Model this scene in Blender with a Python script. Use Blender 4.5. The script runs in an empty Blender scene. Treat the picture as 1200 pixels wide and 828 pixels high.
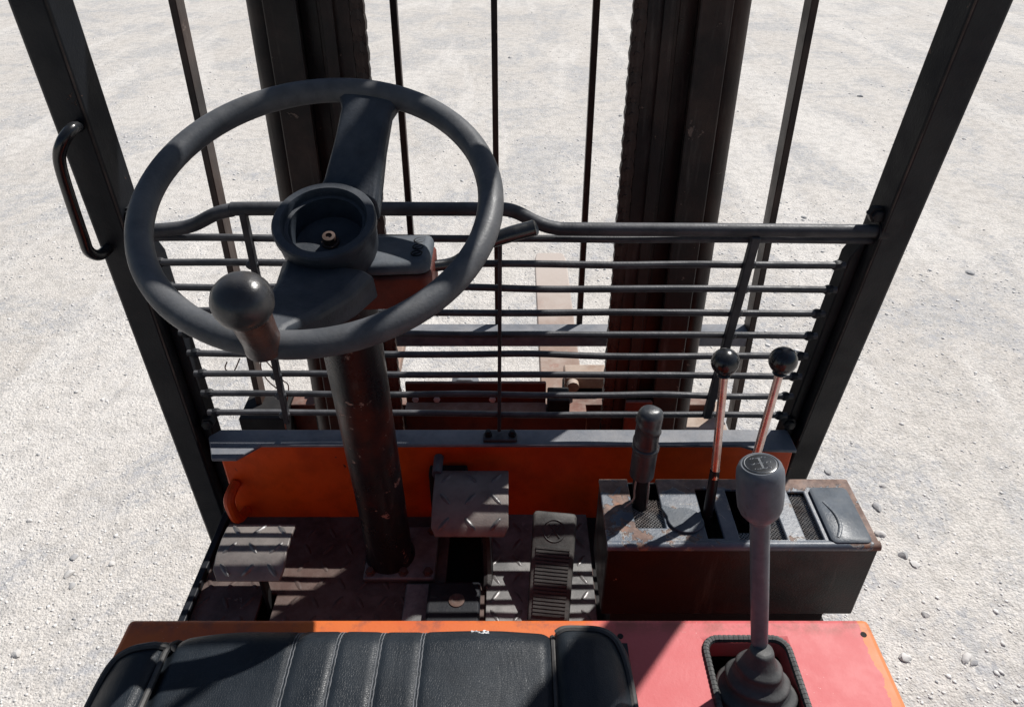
import bpy, bmesh, math, random
import numpy as np
from mathutils import Vector, Matrix

# ------------------------------------------------------------------ camera, sky, sun, exposure
H = 1.95                                   # eye height above the gravel; all shapes below are given relative to the eye
PITCH = math.radians(35.0)
scene = bpy.context.scene
COL = scene.collection
cam = bpy.data.objects.new('camera', bpy.data.cameras.new('camera'))
cam.data.sensor_width = 36.0
cam.data.lens = 26.1
cam.data.clip_start = 0.02
cam.data.clip_end = 400
cam.location = (0, 0, H)
cam.rotation_euler = (math.radians(90) - PITCH, 0, 0)
COL.objects.link(cam)
scene.camera = cam

SUN = Vector((0.53, 0.56, 1.0)).normalized()      # direction towards the sun
world = bpy.data.worlds.new('World')
scene.world = world
world.use_nodes = True
wn = world.node_tree
sky = wn.nodes.new('ShaderNodeTexSky')
sky.sky_type = 'NISHITA'
sky.sun_disc = False
sky.sun_elevation = math.asin(SUN.z)
sky.sun_rotation = math.atan2(SUN.x, SUN.y)
sky.air_density = 1.0
sky.dust_density = 1.0
wn.links.new(sky.outputs[0], wn.nodes['Background'].inputs[0])
wn.nodes['Background'].inputs[1].default_value = 0.058

sl = bpy.data.lights.new('sun', 'SUN')
sl.energy = 5.0
sl.angle = math.radians(0.53)
sl.color = (1.0, 0.972, 0.93)
so = bpy.data.objects.new('sun', sl)
so.rotation_euler = SUN.to_track_quat('Z', 'Y').to_euler()
so.location = (3, 2.5, 6)
COL.objects.link(so)

scene.view_settings.view_transform = 'Standard'
scene.view_settings.look = 'None'
scene.view_settings.gamma = 1.0
scene.view_settings.use_curve_mapping = False
scene.view_settings.exposure = 0.25
scene.cycles.max_bounces = 6

# ------------------------------------------------------------------ materials
def col(c): return (c[0], c[1], c[2], 1.0)

class NT:
    def __init__(s, name):
        s.m = bpy.data.materials.new(name); s.m.use_nodes = True
        s.t = s.m.node_tree; s.n = s.t.nodes; s.b = s.n['Principled BSDF']
        s.tc = s.n.new('ShaderNodeTexCoord').outputs['Object']
    def link(s, a, b): s.t.links.new(a, b)
    def val(s, inp, v):
        if hasattr(v, 'is_output'): s.link(v, inp)
        elif isinstance(v, (tuple, list)) and len(v) == 3 and inp.type == 'RGBA': inp.default_value = col(v)
        else: inp.default_value = v
    def mapping(s, scale=(1, 1, 1), rot=(0, 0, 0), loc=(0, 0, 0)):
        m = s.n.new('ShaderNodeMapping'); s.link(s.tc, m.inputs[0])
        m.inputs['Scale'].default_value = scale; m.inputs['Rotation'].default_value = rot; m.inputs['Location'].default_value = loc
        return m.outputs[0]
    def noise(s, scale, detail=4, rough=0.55, vec=None, dist=0.0, out=0):
        n = s.n.new('ShaderNodeTexNoise'); s.link(vec or s.tc, n.inputs['Vector'])
        n.inputs['Scale'].default_value = scale; n.inputs['Detail'].default_value = detail
        n.inputs['Roughness'].default_value = rough; n.inputs['Distortion'].default_value = dist
        return n.outputs[out]
    def vor(s, scale, feature='F1', vec=None, out='Distance', rnd=1.0):
        n = s.n.new('ShaderNodeTexVoronoi'); n.feature = feature; s.link(vec or s.tc, n.inputs['Vector'])
        n.inputs['Scale'].default_value = scale; n.inputs['Randomness'].default_value = rnd
        return n.outputs[out]
    def ramp(s, f, a, b, va=0.0, vb=1.0):
        r = s.n.new('ShaderNodeMapRange'); r.interpolation_type = 'SMOOTHSTEP'
        s.val(r.inputs[0], f)
        r.inputs[1].default_value = a; r.inputs[2].default_value = b; r.inputs[3].default_value = va; r.inputs[4].default_value = vb
        return r.outputs[0]
    def mix(s, f, a, b, mode='MIX'):
        m = s.n.new('ShaderNodeMix'); m.data_type = 'RGBA'; m.blend_type = mode
        s.val(m.inputs[0], f); s.val(m.inputs[6], a); s.val(m.inputs[7], b)
        return m.outputs[2]
    def math(s, op, a, b=0.0, clamp=False):
        m = s.n.new('ShaderNodeMath'); m.operation = op; m.use_clamp = clamp
        s.val(m.inputs[0], a); s.val(m.inputs[1], b)
        return m.outputs[0]
    def sep(s, what='tc'):
        x = s.n.new('ShaderNodeSeparateXYZ')
        if what == 'tc': s.link(s.tc, x.inputs[0])
        else: s.link(s.n.new('ShaderNodeNewGeometry').outputs['Normal'], x.inputs[0])
        return x.outputs
    def bump(s, h, dist, strength=1.0, prev=None):
        b = s.n.new('ShaderNodeBump'); s.val(b.inputs['Height'], h)
        b.inputs['Distance'].default_value = dist; b.inputs['Strength'].default_value = strength
        if prev is not None: s.link(prev, b.inputs['Normal'])
        return b.outputs[0]
    def done(s, color, rough, metal=0.0, normal=None, spec=None):
        s.val(s.b.inputs['Base Color'], color); s.val(s.b.inputs['Roughness'], rough); s.val(s.b.inputs['Metallic'], metal)
        if normal is not None: s.link(normal, s.b.inputs['Normal'])
        if spec is not None: s.b.inputs['Specular IOR Level'].default_value = spec
        return s.m

def worn(name, base, alt=None, alt_amt=0.35, chip=None, chip_amt=0.0, chip_scale=30, dust=(0.30, 0.27, 0.24), dust_amt=0.15,
         rough=0.5, scale=9, bump=0.0006, spec=0.22, metal=0.0, streak=0.0):
    """painted or bare surface with mottling, chips down to another colour, dust lying on what faces up"""
    k = NT(name)
    c = base
    if alt is not None:
        c = k.mix(k.ramp(k.noise(scale, 6, 0.62), 0.62 - alt_amt * 0.5, 0.80 - alt_amt * 0.35), c, alt)
    v = k.ramp(k.noise(scale * 4.3, 5, 0.6), 0.25, 0.8, 0.78, 1.2)
    c = k.mix(1.0, c, k.mix(v, (0, 0, 0), (1, 1, 1)), 'MULTIPLY')
    hgt = k.noise(330, 3, 0.6)
    nrm = k.bump(hgt, bump, 0.55)
    if chip is not None and chip_amt > 0:
        f = k.noise(chip_scale, 7, 0.68, dist=0.4)
        m = k.ramp(f, 0.72 - chip_amt * 0.4, 0.735 - chip_amt * 0.4)
        c = k.mix(m, c, chip)
        nrm = k.bump(k.math('MULTIPLY', m, -1.0), 0.0006, 0.9, nrm)
    if streak > 0:
        st = k.noise(60, 3, 0.6, vec=k.mapping((1, 1, 0.08)))
        c = k.mix(k.ramp(st, 0.55, 0.8, 0, streak), c, dust)
    if dust_amt > 0:
        up = k.ramp(k.sep('n')[2], 0.15, 1.0)
        d = k.math('MULTIPLY', up, k.ramp(k.noise(23, 6, 0.7), 0.3, 0.75, dust_amt * 0.35, dust_amt * 1.5), True)
        c = k.mix(d, c, dust)
    sp = k.vor(260)
    c = k.mix(k.math('MULTIPLY', k.ramp(sp, 0.10, 0.16, 1, 0), k.ramp(k.noise(17, 3), 0.55, 0.75, 0.0, min(1.0, dust_amt * 1.6))), c, dust)
    r = k.ramp(k.noise(scale * 2.1, 5, 0.6), 0.3, 0.75, rough - 0.10, rough + 0.14)
    return k.done(c, r, metal, nrm, spec)

M = {}
M['black'] = worn('black_paint', (0.0055, 0.0072, 0.0105), (0.015, 0.015, 0.017), 0.3, (0.09, 0.045, 0.03), 0.10, 45, dust=(0.2, 0.2, 0.21), dust_amt=0.05, rough=0.5, scale=7)
M['rod'] = worn('black_rod_paint', (0.022, 0.024, 0.028), (0.05, 0.05, 0.055), 0.4, (0.13, 0.07, 0.05), 0.08, 60, dust=(0.22, 0.22, 0.23), dust_amt=0.30, rough=0.5, scale=16)
M['cowl_top'] = worn('dusty_grey_paint', (0.11, 0.125, 0.15), (0.18, 0.19, 0.21), 0.45, (0.12, 0.07, 0.05), 0.05, 40, dust=(0.26, 0.25, 0.25), dust_amt=0.40, rough=0.5, scale=12)
M['orange'] = worn('orange_paint', (0.60, 0.068, 0.005), (0.47, 0.046, 0.005), 0.4, (0.05, 0.025, 0.02), 0.07, 26, dust_amt=0.05, rough=0.45, scale=6)
M['mast'] = worn('greasy_mast_steel', (0.014, 0.011, 0.011), (0.046, 0.028, 0.022), 0.5, (0.14, 0.10, 0.08), 0.17, 34, dust_amt=0.08, rough=0.42, scale=5, streak=0.15)
M['rustplate'] = worn('dull_red_brown_paint', (0.14, 0.032, 0.016), (0.08, 0.025, 0.018), 0.5, (0.03, 0.02, 0.018), 0.12, 30, dust=(0.33, 0.29, 0.25), dust_amt=0.4, rough=0.55, scale=9)
M['tan'] = worn('dusty_rust_steel', (0.24, 0.15, 0.105), (0.32, 0.235, 0.18), 0.5, (0.12, 0.05, 0.035), 0.16, 34, dust=(0.46, 0.40, 0.35), dust_amt=0.45, rough=0.7, scale=14)
M['fork'] = worn('worn_fork_steel', (0.20, 0.12, 0.085), (0.30, 0.22, 0.18), 0.5, (0.22, 0.10, 0.07), 0.22, 14, dust=(0.50, 0.44, 0.40), dust_amt=0.42, rough=0.62, scale=10)
M['rubber'] = worn('worn_wheel_rubber', (0.052, 0.057, 0.065), (0.092, 0.093, 0.096), 0.5, (0.10, 0.095, 0.09), 0.06, 60, dust=(0.19, 0.19, 0.195), dust_amt=0.24, rough=0.5, scale=13, bump=0.0005)
M['hubplastic'] = worn('matt_hub_plastic', (0.024, 0.031, 0.041), (0.038, 0.046, 0.058), 0.4, (0.07, 0.07, 0.07), 0.03, 50, dust=(0.13, 0.13, 0.135), dust_amt=0.30, rough=0.55, scale=15)
M['knob'] = worn('polished_spinner_knob', (0.022, 0.023, 0.026), (0.04, 0.036, 0.034), 0.4, None, 0, dust_amt=0.08, rough=0.32, scale=20, bump=0.0003, spec=0.5)
M['neck'] = worn('copper_brown_neck', (0.075, 0.035, 0.026), (0.04, 0.03, 0.03), 0.5, None, 0, dust_amt=0.05, rough=0.35, scale=30, spec=0.5)
M['column'] = worn('column_paint', (0.012, 0.011, 0.013), (0.075, 0.017, 0.010), 0.24, (0.22, 0.15, 0.12), 0.22, 42, dust_amt=0.10, rough=0.35, scale=8, streak=0.12)
M['housing'] = worn('switch_housing_plastic', (0.045, 0.058, 0.074), (0.07, 0.085, 0.10), 0.4, None, 0, dust=(0.2, 0.2, 0.21), dust_amt=0.28, rough=0.55, scale=15)
M['housing_red'] = worn('housing_red_underside', (0.12, 0.018, 0.009), (0.06, 0.014, 0.01), 0.5, (0.25, 0.16, 0.1), 0.05, 30, dust_amt=0.05, rough=0.5, scale=12)
M['floor'] = worn('floor_chequer_plate', (0.036, 0.020, 0.019), (0.068, 0.036, 0.030), 0.45, (0.16, 0.12, 0.10), 0.14, 30, dust=(0.22, 0.18, 0.16), dust_amt=0.30, rough=0.6, scale=8)
M['floor_grey'] = worn('floor_grey_plate', (0.05, 0.052, 0.056), (0.10, 0.10, 0.10), 0.45, (0.2, 0.19, 0.18), 0.12, 30, dust=(0.30, 0.29, 0.28), dust_amt=0.5, rough=0.5, scale=8)
M['pedal'] = worn('pedal_steel', (0.115, 0.102, 0.10), (0.18, 0.155, 0.145), 0.5, (0.19, 0.14, 0.125), 0.18, 40, dust=(0.26, 0.24, 0.22), dust_amt=0.35, rough=0.42, scale=14, metal=0.15)
M['tread'] = worn('polished_tread', (0.10, 0.10, 0.105), (0.16, 0.15, 0.15), 0.5, None, 0, dust_amt=0.15, rough=0.4, scale=30, metal=0.4, spec=0.5)
M['dark'] = worn('grimy_black', (0.008, 0.008, 0.009), None, 0, None, 0, dust_amt=0.04, rough=0.75, scale=10)
M['pedalrubber'] = worn('pedal_rubber', (0.020, 0.020, 0.021), (0.04, 0.038, 0.036), 0.45, None, 0, dust=(0.22, 0.21, 0.2), dust_amt=0.25, rough=0.6, scale=18)
M['contop'] = worn('worn_console_top', (0.055, 0.068, 0.088), (0.20, 0.16, 0.14), 0.62, (0.17, 0.095, 0.065), 0.40, 20, dust=(0.36, 0.33, 0.31), dust_amt=0.30, rough=0.42, scale=11)
M['conside'] = worn('stained_console_side', (0.008, 0.007, 0.009), (0.030, 0.009, 0.009), 0.28, (0.22, 0.12, 0.08), 0.10, 24, dust_amt=0.1, rough=0.4, scale=7, streak=0.12)
M['patch'] = worn('dark_rubber_cover', (0.048, 0.062, 0.080), (0.08, 0.096, 0.118), 0.4, None, 0, dust=(0.25, 0.25, 0.25), dust_amt=0.22, rough=0.42, scale=12)
M['rust'] = worn('flaking_rust', (0.22, 0.09, 0.045), (0.32, 0.17, 0.10), 0.5, (0.08, 0.035, 0.025), 0.2, 60, dust_amt=0.2, rough=0.8, scale=25)
M['greyknob'] = worn('grey_lever_plastic', (0.092, 0.103, 0.122), (0.125, 0.133, 0.15), 0.4, (0.10, 0.10, 0.11), 0.05, 60, dust=(0.35, 0.34, 0.33), dust_amt=0.12, rough=0.42, scale=22, bump=0.0003)
M['chrome'] = worn('tarnished_lever_rod', (0.62, 0.50, 0.46), (0.48, 0.30, 0.24), 0.5, (0.30, 0.14, 0.09), 0.10, 60, dust_amt=0.0, rough=0.30, scale=22, metal=0.85, bump=0.0002, spec=0.5)
M['ball'] = worn('glossy_black_ball', (0.010, 0.011, 0.013), None, 0, None, 0, dust=(0.2, 0.2, 0.2), dust_amt=0.06, rough=0.22, scale=20, bump=0.0002, spec=0.5)
M['grip'] = worn('ribbed_rubber_grip', (0.016, 0.020, 0.026), (0.04, 0.044, 0.05), 0.4, (0.20, 0.21, 0.22), 0.08, 60, dust=(0.2, 0.2, 0.2), dust_amt=0.05, rough=0.38, scale=24, spec=0.5)
M['boot'] = worn('dusty_rubber_boot', (0.035, 0.037, 0.038), (0.06, 0.06, 0.06), 0.4, None, 0, dust=(0.20, 0.195, 0.19), dust_amt=0.35, rough=0.6, scale=18)
M['steel'] = worn('bare_steel', (0.38, 0.37, 0.36), (0.28, 0.24, 0.22), 0.5, None, 0, dust_amt=0.1, rough=0.4, scale=30, metal=0.8, spec=0.5)
M['rustbolt'] = worn('rusty_bolt', (0.10, 0.055, 0.042), (0.06, 0.036, 0.03), 0.5, None, 0, dust_amt=0.1, rough=0.65, scale=50)
M['white'] = worn('scuffed_white', (0.66, 0.66, 0.66), (0.45, 0.45, 0.45), 0.3, None, 0, dust_amt=0.0, rough=0.6, scale=60)
M['stitch'] = worn('grey_thread', (0.15, 0.155, 0.165), (0.09, 0.095, 0.10), 0.4, None, 0, dust_amt=0.0, rough=0.8, scale=90)
M['tyre'] = worn('tyre_rubber', (0.02, 0.02, 0.02), (0.05, 0.048, 0.045), 0.5, None, 0, dust=(0.35, 0.32, 0.3), dust_amt=0.3, rough=0.8, scale=9)
M['print'] = worn('pale_print', (0.30, 0.31, 0.32), None, 0, None, 0, dust_amt=0.0, rough=0.6, scale=60)
M['edge'] = worn('rubbed_edge', (0.055, 0.040, 0.035), (0.016, 0.014, 0.014), 0.5, None, 0, dust_amt=0.0, rough=0.6, scale=14)
M['wire'] = worn('brown_wire', (0.16, 0.08, 0.05), None, 0, None, 0, dust_amt=0.05, rough=0.5, scale=60)

def deck_mat():
    k = NT('sun_faded_red_hood')
    x, y, z = k.sep()
    wob = k.math('MULTIPLY', k.math('SUBTRACT', k.noise(14, 5, 0.6), 0.5), 0.05)
    xe = k.math('ADD', x, wob)
    pink = k.mix(k.ramp(k.noise(7, 6, 0.6), 0.35, 0.75), (0.50, 0.104, 0.108), (0.51, 0.118, 0.120))
    pink = k.mix(k.ramp(k.noise(75, 7, 0.75), 0.62, 0.74, 0, 0.35), pink, (0.55, 0.22, 0.21))
    scr = k.ramp(k.noise(26, 5, 0.7, vec=k.mapping((1, 0.06, 1), (0, 0, 0.9))), 0.66, 0.69, 0, 0.5)
    pink = k.mix(scr, pink, (0.56, 0.25, 0.24))
    scr2 = k.ramp(k.noise(30, 5, 0.7, vec=k.mapping((0.07, 1, 1), (0, 0, 0.3))), 0.68, 0.70, 0, 0.55)
    pink = k.mix(scr2, pink, (0.45, 0.10, 0.09))
    orange = k.mix(k.ramp(k.noise(9, 5, 0.6), 0.35, 0.7), (0.55, 0.130, 0.030), (0.50, 0.10, 0.035))
    c = k.mix(k.ramp(xe, 0.074, 0.100), orange, pink)
    e2 = k.math('ADD', x, k.math('MULTIPLY', k.math('SUBTRACT', k.noise(22, 6, 0.7), 0.5), 0.030))
    c = k.mix(k.ramp(e2, 0.3465, 0.3472), c, (0.55, 0.19, 0.075))
    rust = k.ramp(k.noise(48, 8, 0.75), 0.67, 0.70)
    c = k.mix(k.math('MULTIPLY', rust, k.ramp(k.noise(7, 2), 0.45, 0.65, 0.15, 0.9)), c, (0.22, 0.09, 0.06))
    grime = k.math('MULTIPLY', k.ramp(y, 0.435, 0.456), k.ramp(k.noise(35, 6, 0.7), 0.45, 0.62))
    c = k.mix(k.math('MULTIPLY', grime, 0.6), c, (0.20, 0.07, 0.05))
    c = k.mix(k.math('MULTIPLY', k.ramp(k.vor(240), 0.08, 0.14, 1, 0), k.ramp(k.noise(13, 3), 0.5, 0.7, 0, 0.6)), c, (0.62, 0.45, 0.42))
    n = k.bump(k.noise(260, 4, 0.6), 0.0004, 0.5)
    return k.done(c, k.ramp(k.noise(45, 5), 0.3, 0.7, 0.50, 0.57), 0, n, 0.25)
M['deck'] = deck_mat()

def console_mat():
    k = NT('peeling_console_top')
    x, y, z = k.sep()
    nz = k.noise(34, 8, 0.72, dist=0.5)
    paint = k.mix(k.ramp(k.noise(12, 5), 0.35, 0.7), (0.050, 0.066, 0.090), (0.095, 0.115, 0.145))
    # rust creeps in from the edges and from old chips
    edge = k.math('MAXIMUM', k.math('MAXIMUM', k.ramp(y, 0.690, 0.731), k.ramp(x, 0.425, 0.456)), k.math('MULTIPLY', k.ramp(x, 0.26, 0.17), 0.30))
    f = k.math('ADD', k.math('MULTIPLY', edge, 0.22), nz)
    bare = k.ramp(f, 0.585, 0.605)
    rust = k.mix(k.ramp(k.noise(70, 6, 0.7), 0.35, 0.7), (0.10, 0.058, 0.045), (0.23, 0.145, 0.11))
    rust = k.mix(k.ramp(k.noise(26, 5, 0.7), 0.55, 0.7), rust, (0.24, 0.10, 0.05))
    c = k.mix(bare, paint, rust)
    rim = k.math('MULTIPLY', k.ramp(f, 0.560, 0.582), k.ramp(f, 0.606, 0.586))
    c = k.mix(k.math('MULTIPLY', rim, k.ramp(k.noise(19, 3), 0.42, 0.58, 0.1, 0.85)), c, (0.40, 0.36, 0.32))
    c = k.mix(k.ramp(k.noise(48, 7, 0.75), 0.66, 0.69, 0, 0.8), c, (0.46, 0.40, 0.33))
    up = k.ramp(k.sep('n')[2], 0.3, 1.0)
    c = k.mix(k.math('MULTIPLY', up, k.ramp(k.noise(15, 6, 0.7), 0.35, 0.75, 0.02, 0.32)), c, (0.36, 0.34, 0.33))
    n = k.bump(k.math('MULTIPLY', bare, -1.0), 0.0010, 0.9)
    n = k.bump(k.noise(190, 5, 0.7), 0.0008, 0.6, n)
    return k.done(c, k.ramp(bare, 0, 1, 0.40, 0.75), 0, n, 0.4)
M['contop'] = console_mat()

def fork_mat():
    k = NT('dusty_fork_steel')
    x, y, z = k.sep()
    steel = k.mix(k.ramp(k.noise(10, 6, 0.65), 0.35, 0.7), (0.20, 0.12, 0.085), (0.32, 0.25, 0.21))
    steel = k.mix(k.ramp(k.noise(26, 6, 0.7), 0.55, 0.62, 0, 0.7), steel, (0.24, 0.115, 0.08))
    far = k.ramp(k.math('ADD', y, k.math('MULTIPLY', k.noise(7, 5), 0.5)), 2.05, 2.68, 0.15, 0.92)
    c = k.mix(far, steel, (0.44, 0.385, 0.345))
    c = k.mix(k.ramp(k.noise(60, 6, 0.7), 0.5, 0.75, 0, 0.3), c, (0.46, 0.41, 0.37))
    return k.done(c, 0.7, 0, k.bump(k.noise(120, 4), 0.001, 0.5), 0.2)
M['fork'] = fork_mat()

def vinyl_mat():
    k = NT('black_grained_vinyl')
    c = k.mix(k.ramp(k.noise(11, 6, 0.65), 0.35, 0.75), (0.0075, 0.0105, 0.0145), (0.013, 0.0175, 0.023))
    c = k.mix(k.ramp(k.noise(40, 7, 0.75, vec=k.mapping((1, 0.35, 1), (0, 0, 0.6))), 0.62, 0.80, 0, 0.25), c, (0.055, 0.06, 0.066))
    up = k.ramp(k.sep('n')[2], 0.3, 1.0)
    c = k.mix(k.math('MULTIPLY', up, k.ramp(k.noise(19, 6, 0.7), 0.35, 0.75, 0.02, 0.12)), c, (0.09, 0.105, 0.125))
    g = k.vor(520, 'DISTANCE_TO_EDGE')
    n = k.bump(k.ramp(g, 0.0, 0.12), 0.0003, 0.35)
    n = k.bump(k.noise(17, 5, 0.6, vec=k.mapping((1, 0.45, 1), (0, 0, 0.5)), dist=0.8), 0.0035, 0.35, n)
    return k.done(c, k.ramp(k.noise(26, 5, 0.6), 0.3, 0.7, 0.38, 0.52), 0, n, 0.22)
M['vinyl'] = vinyl_mat()

def ground_mat():
    k = NT('compacted_pale_gravel')
    c = k.mix(k.ramp(k.noise(0.55, 5, 0.6), 0.32, 0.70), (0.555, 0.518, 0.476), (0.61, 0.576, 0.535))
    # wheel tracks pressed into the yard: long soft bands, smoother and paler
    tr = k.noise(1.0, 5, 0.55, vec=k.mapping((1.3, 0.24, 1), (0, 0, 0.55)), dist=1.0)
    tr2 = k.noise(1.0, 5, 0.55, vec=k.mapping((1.4, 0.22, 1), (0, 0, -0.75), (3, 1, 0)), dist=0.9)
    track = k.math('MAXIMUM', k.ramp(tr, 0.54, 0.64), k.ramp(tr2, 0.56, 0.66))
    c = k.mix(k.math('MULTIPLY', track, 0.75), c, (0.655, 0.622, 0.582))
    # loose grit gathers between the tracks in grey drifts
    grit = k.math('MULTIPLY', k.ramp(k.noise(1.5, 6, 0.72, dist=0.7), 0.44, 0.64), k.ramp(track, 0.0, 1.0, 1.0, 0.35))
    c = k.mix(k.math('MULTIPLY', grit, 0.60), c, (0.455, 0.448, 0.44))
    mid = k.noise(13, 6, 0.78)
    c = k.mix(1.0, c, k.mix(k.ramp(mid, 0.30, 0.70, 0.76, 1.13), (0, 0, 0), (1, 1, 1)), 'MULTIPLY')
    fine = k.noise(95, 5, 0.7)
    c = k.mix(1.0, c, k.mix(k.ramp(fine, 0.25, 0.75, 0.66, 1.16), (0, 0, 0), (1, 1, 1)), 'MULTIPLY')
    def speck(scale, lo, hi, amt, tone, mask):
        nonlocal c
        bw = k.n.new('ShaderNodeRGBToBW'); k.link(k.vor(scale, out='Color'), bw.inputs[0])
        c = k.mix(k.math('MULTIPLY', k.ramp(bw.outputs[0], lo, hi, 0, amt), mask), c, tone)
    m1 = k.ramp(grit, 0.0, 0.8, 0.25, 1.0)
    speck(140, 0.70, 0.78, 0.55, (0.33, 0.325, 0.33), m1)
    speck(60, 0.71, 0.78, 0.75, (0.32, 0.32, 0.33), m1)
    speck(27, 0.76, 0.81, 0.65, (0.36, 0.36, 0.37), grit)
    n = k.bump(k.math('MULTIPLY', k.vor(150), -1.0), 0.0036, 0.75)
    n = k.bump(k.math('MULTIPLY', k.math('MULTIPLY', k.vor(58), -1.0), k.ramp(k.noise(2.2, 2), 0.4, 0.62, 0.15, 1.0)), 0.006, 0.55, n)
    n = k.bump(k.noise(11, 5, 0.75), 0.012, 0.4, n)
    n = k.bump(k.noise(38, 4, 0.75), 0.007, 0.5, n)
    return k.done(c, 0.92, 0, n, 0.2)
M['ground'] = ground_mat()

def stone_mat(name, c0, c1):
    k = NT(name)
    geo = k.n.new('ShaderNodeNewGeometry')
    c = k.mix(k.ramp(geo.outputs['Random Per Island'], 0.0, 0.10 if name.startswith('mixed') else 1.0), c0, c1)
    c = k.mix(k.ramp(k.math('FRACT', k.math('MULTIPLY', geo.outputs['Random Per Island'], 37.0)), 0.0, 1.0, 0.0, 0.5), c, (0.48, 0.47, 0.45))
    c = k.mix(k.ramp(k.noise(120, 5, 0.7), 0.4, 0.7, 0, 0.35), c, (0.52, 0.49, 0.46))
    n = k.bump(k.noise(160, 5, 0.7), 0.002, 0.7)
    return k.done(c, 0.9, 0, n, 0.3)
M['stone'] = stone_mat('mixed_limestone_chips', (0.30, 0.30, 0.31), (0.68, 0.66, 0.64))
M['stone_grey'] = stone_mat('blue_grey_stone', (0.26, 0.26, 0.27), (0.36, 0.355, 0.35))
M['stone_pale'] = stone_mat('pale_limestone', (0.46, 0.44, 0.42), (0.58, 0.56, 0.54))

# ------------------------------------------------------------------ mesh helpers
def V(*a): return Vector(a)
CP, SP = math.cos(PITCH), math.sin(PITCH)
def ray(u, v):
    a = (u - 600) / 870.0; b = (v - 414) / 870.0
    return Vector((a, CP - b * SP, -SP - b * CP))
def on_y(u, v, y): d = ray(u, v); return d * (y / d.y)
def on_z(u, v, z): d = ray(u, v); return d * (z / d.z)
def on_guard(u, v, off=0.0):          # the sloping plane of the windscreen pillars
    d = ray(u, v); return d * ((0.8312 + off) / (d.y + 0.084 * d.z))
def guard_y(z): return 0.8312 - 0.084 * z

class MB:
    def __init__(s): s.v = []; s.f = []
    def add(s, vs, fs):
        o = len(s.v); s.v += [tuple(x) for x in vs]; s.f += [tuple(i + o for i in f) for f in fs]; return s
    def box(s, c, size, rot=None):
        hx, hy, hz = size[0] / 2, size[1] / 2, size[2] / 2
        vs = [Vector((x, y, z)) for z in (-hz, hz) for x, y in ((-hx, -hy), (hx, -hy), (hx, hy), (-hx, hy))]
        if rot is not None: vs = [rot @ q for q in vs]
        c = Vector(c)
        return s.add([q + c for q in vs], [(3, 2, 1, 0), (4, 5, 6, 7), (0, 1, 5, 4), (1, 2, 6, 5), (2, 3, 7, 6), (3, 0, 4, 7)])
    def bb(s, x0, x1, y0, y1, z0, z1):
        return s.box(((x0 + x1) / 2, (y0 + y1) / 2, (z0 + z1) / 2), (x1 - x0, y1 - y0, z1 - z0))
    def loft(s, rings, caps=True, closed=False):
        n = len(rings[0]); vs = [p for r in rings for p in r]; fs = []
        m = len(rings)
        for i in range(m if closed else m - 1):
            a = i * n; b = ((i + 1) % m) * n
            for j in range(n):
                j2 = (j + 1) % n
                fs.append((a + j, a + j2, b + j2, b + j))
        if caps and not closed:
            fs.append(tuple(range(n - 1, -1, -1))); fs.append(tuple((m - 1) * n + j for j in range(n)))
        return s.add(vs, fs)
    def tube(s, pts, r, n=10, caps=True, closed=False, flat=None):
        pts = [Vector(p) for p in pts]; m = len(pts)
        rr = r if isinstance(r, (list, tuple)) else [r] * m
        tang = []
        for i in range(m):
            if closed: t = pts[(i + 1) % m] - pts[i - 1]
            else: t = pts[min(i + 1, m - 1)] - pts[max(i - 1, 0)]
            tang.append(t.normalized())
        ref = Vector((0, 0, 1)) if abs(tang[0].z) < 0.9 else Vector((1, 0, 0))
        nn = (ref - tang[0] * ref.dot(tang[0])).normalized()
        rings = []
        for i in range(m):
            nn = (nn - tang[i] * nn.dot(tang[i])).normalized(); bb = tang[i].cross(nn)
            fx, fy = flat or (1, 1)
            rings.append([pts[i] + (nn * math.cos(2 * math.pi * k / n) * fx + bb * math.sin(2 * math.pi * k / n) * fy) * rr[i] for k in range(n)])
        return s.loft(rings, caps, closed)
    def lathe(s, o, axis, prof, n=28, caps=True, twist=0.0, wob=None):
        """prof: list of (height along axis, radius)"""
        o = Vector(o); az = Vector(axis).normalized()
        ref = Vector((1, 0, 0)) if abs(az.x) < 0.9 else Vector((0, 1, 0))
        ax = (ref - az * ref.dot(az)).normalized(); ay = az.cross(ax)
        rings = []
        for i, (h, r) in enumerate(prof):
            ring = []
            for k in range(n):
                a = 2 * math.pi * k / n + twist * i
                q = r * (wob(a, h) if wob else 1.0)
                ring.append(o + az * h + (ax * math.cos(a) + ay * math.sin(a)) * q)
            rings.append(ring)
        return s.loft(rings, caps)
    def prism(s, poly, d):
        """poly: list of Vectors (counter-clockwise seen from the side d points to), extruded by vector d"""
        n = len(poly); d = Vector(d)
        return s.add([Vector(p) for p in poly] + [Vector(p) + d for p in poly],
                     [tuple(range(n - 1, -1, -1)), tuple(range(n, 2 * n))] + [(i, (i + 1) % n, n + (i + 1) % n, n + i) for i in range(n)])
    def mesh(s, name, mat, smooth=35):
        me = bpy.data.meshes.new(name)
        me.from_pydata([(x, y, z + H) for x, y, z in s.v], [], s.f)
        bm = bmesh.new(); bm.from_mesh(me); bmesh.ops.recalc_face_normals(bm, faces=bm.faces); bm.to_mesh(me); bm.free()
        if smooth:
            me.polygons.foreach_set('use_smooth', [True] * len(me.polygons))
            me.set_sharp_from_angle(angle=math.radians(smooth))
        me.materials.append(M[mat] if isinstance(mat, str) else mat)
        return me
    def build(s, name, mat, parent=None, smooth=35, bevel=0.0, label=None, segs=2):
        o = bpy.data.objects.new(name, s.mesh(name, mat, smooth)); COL.objects.link(o)
        if parent is not None: o.parent = parent
        if bevel > 0:
            b = o.modifiers.new('bevel', 'BEVEL'); b.width = bevel; b.segments = segs; b.limit_method = 'ANGLE'; b.angle_limit = math.radians(40)
        if label: o['label'] = label
        return o

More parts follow.
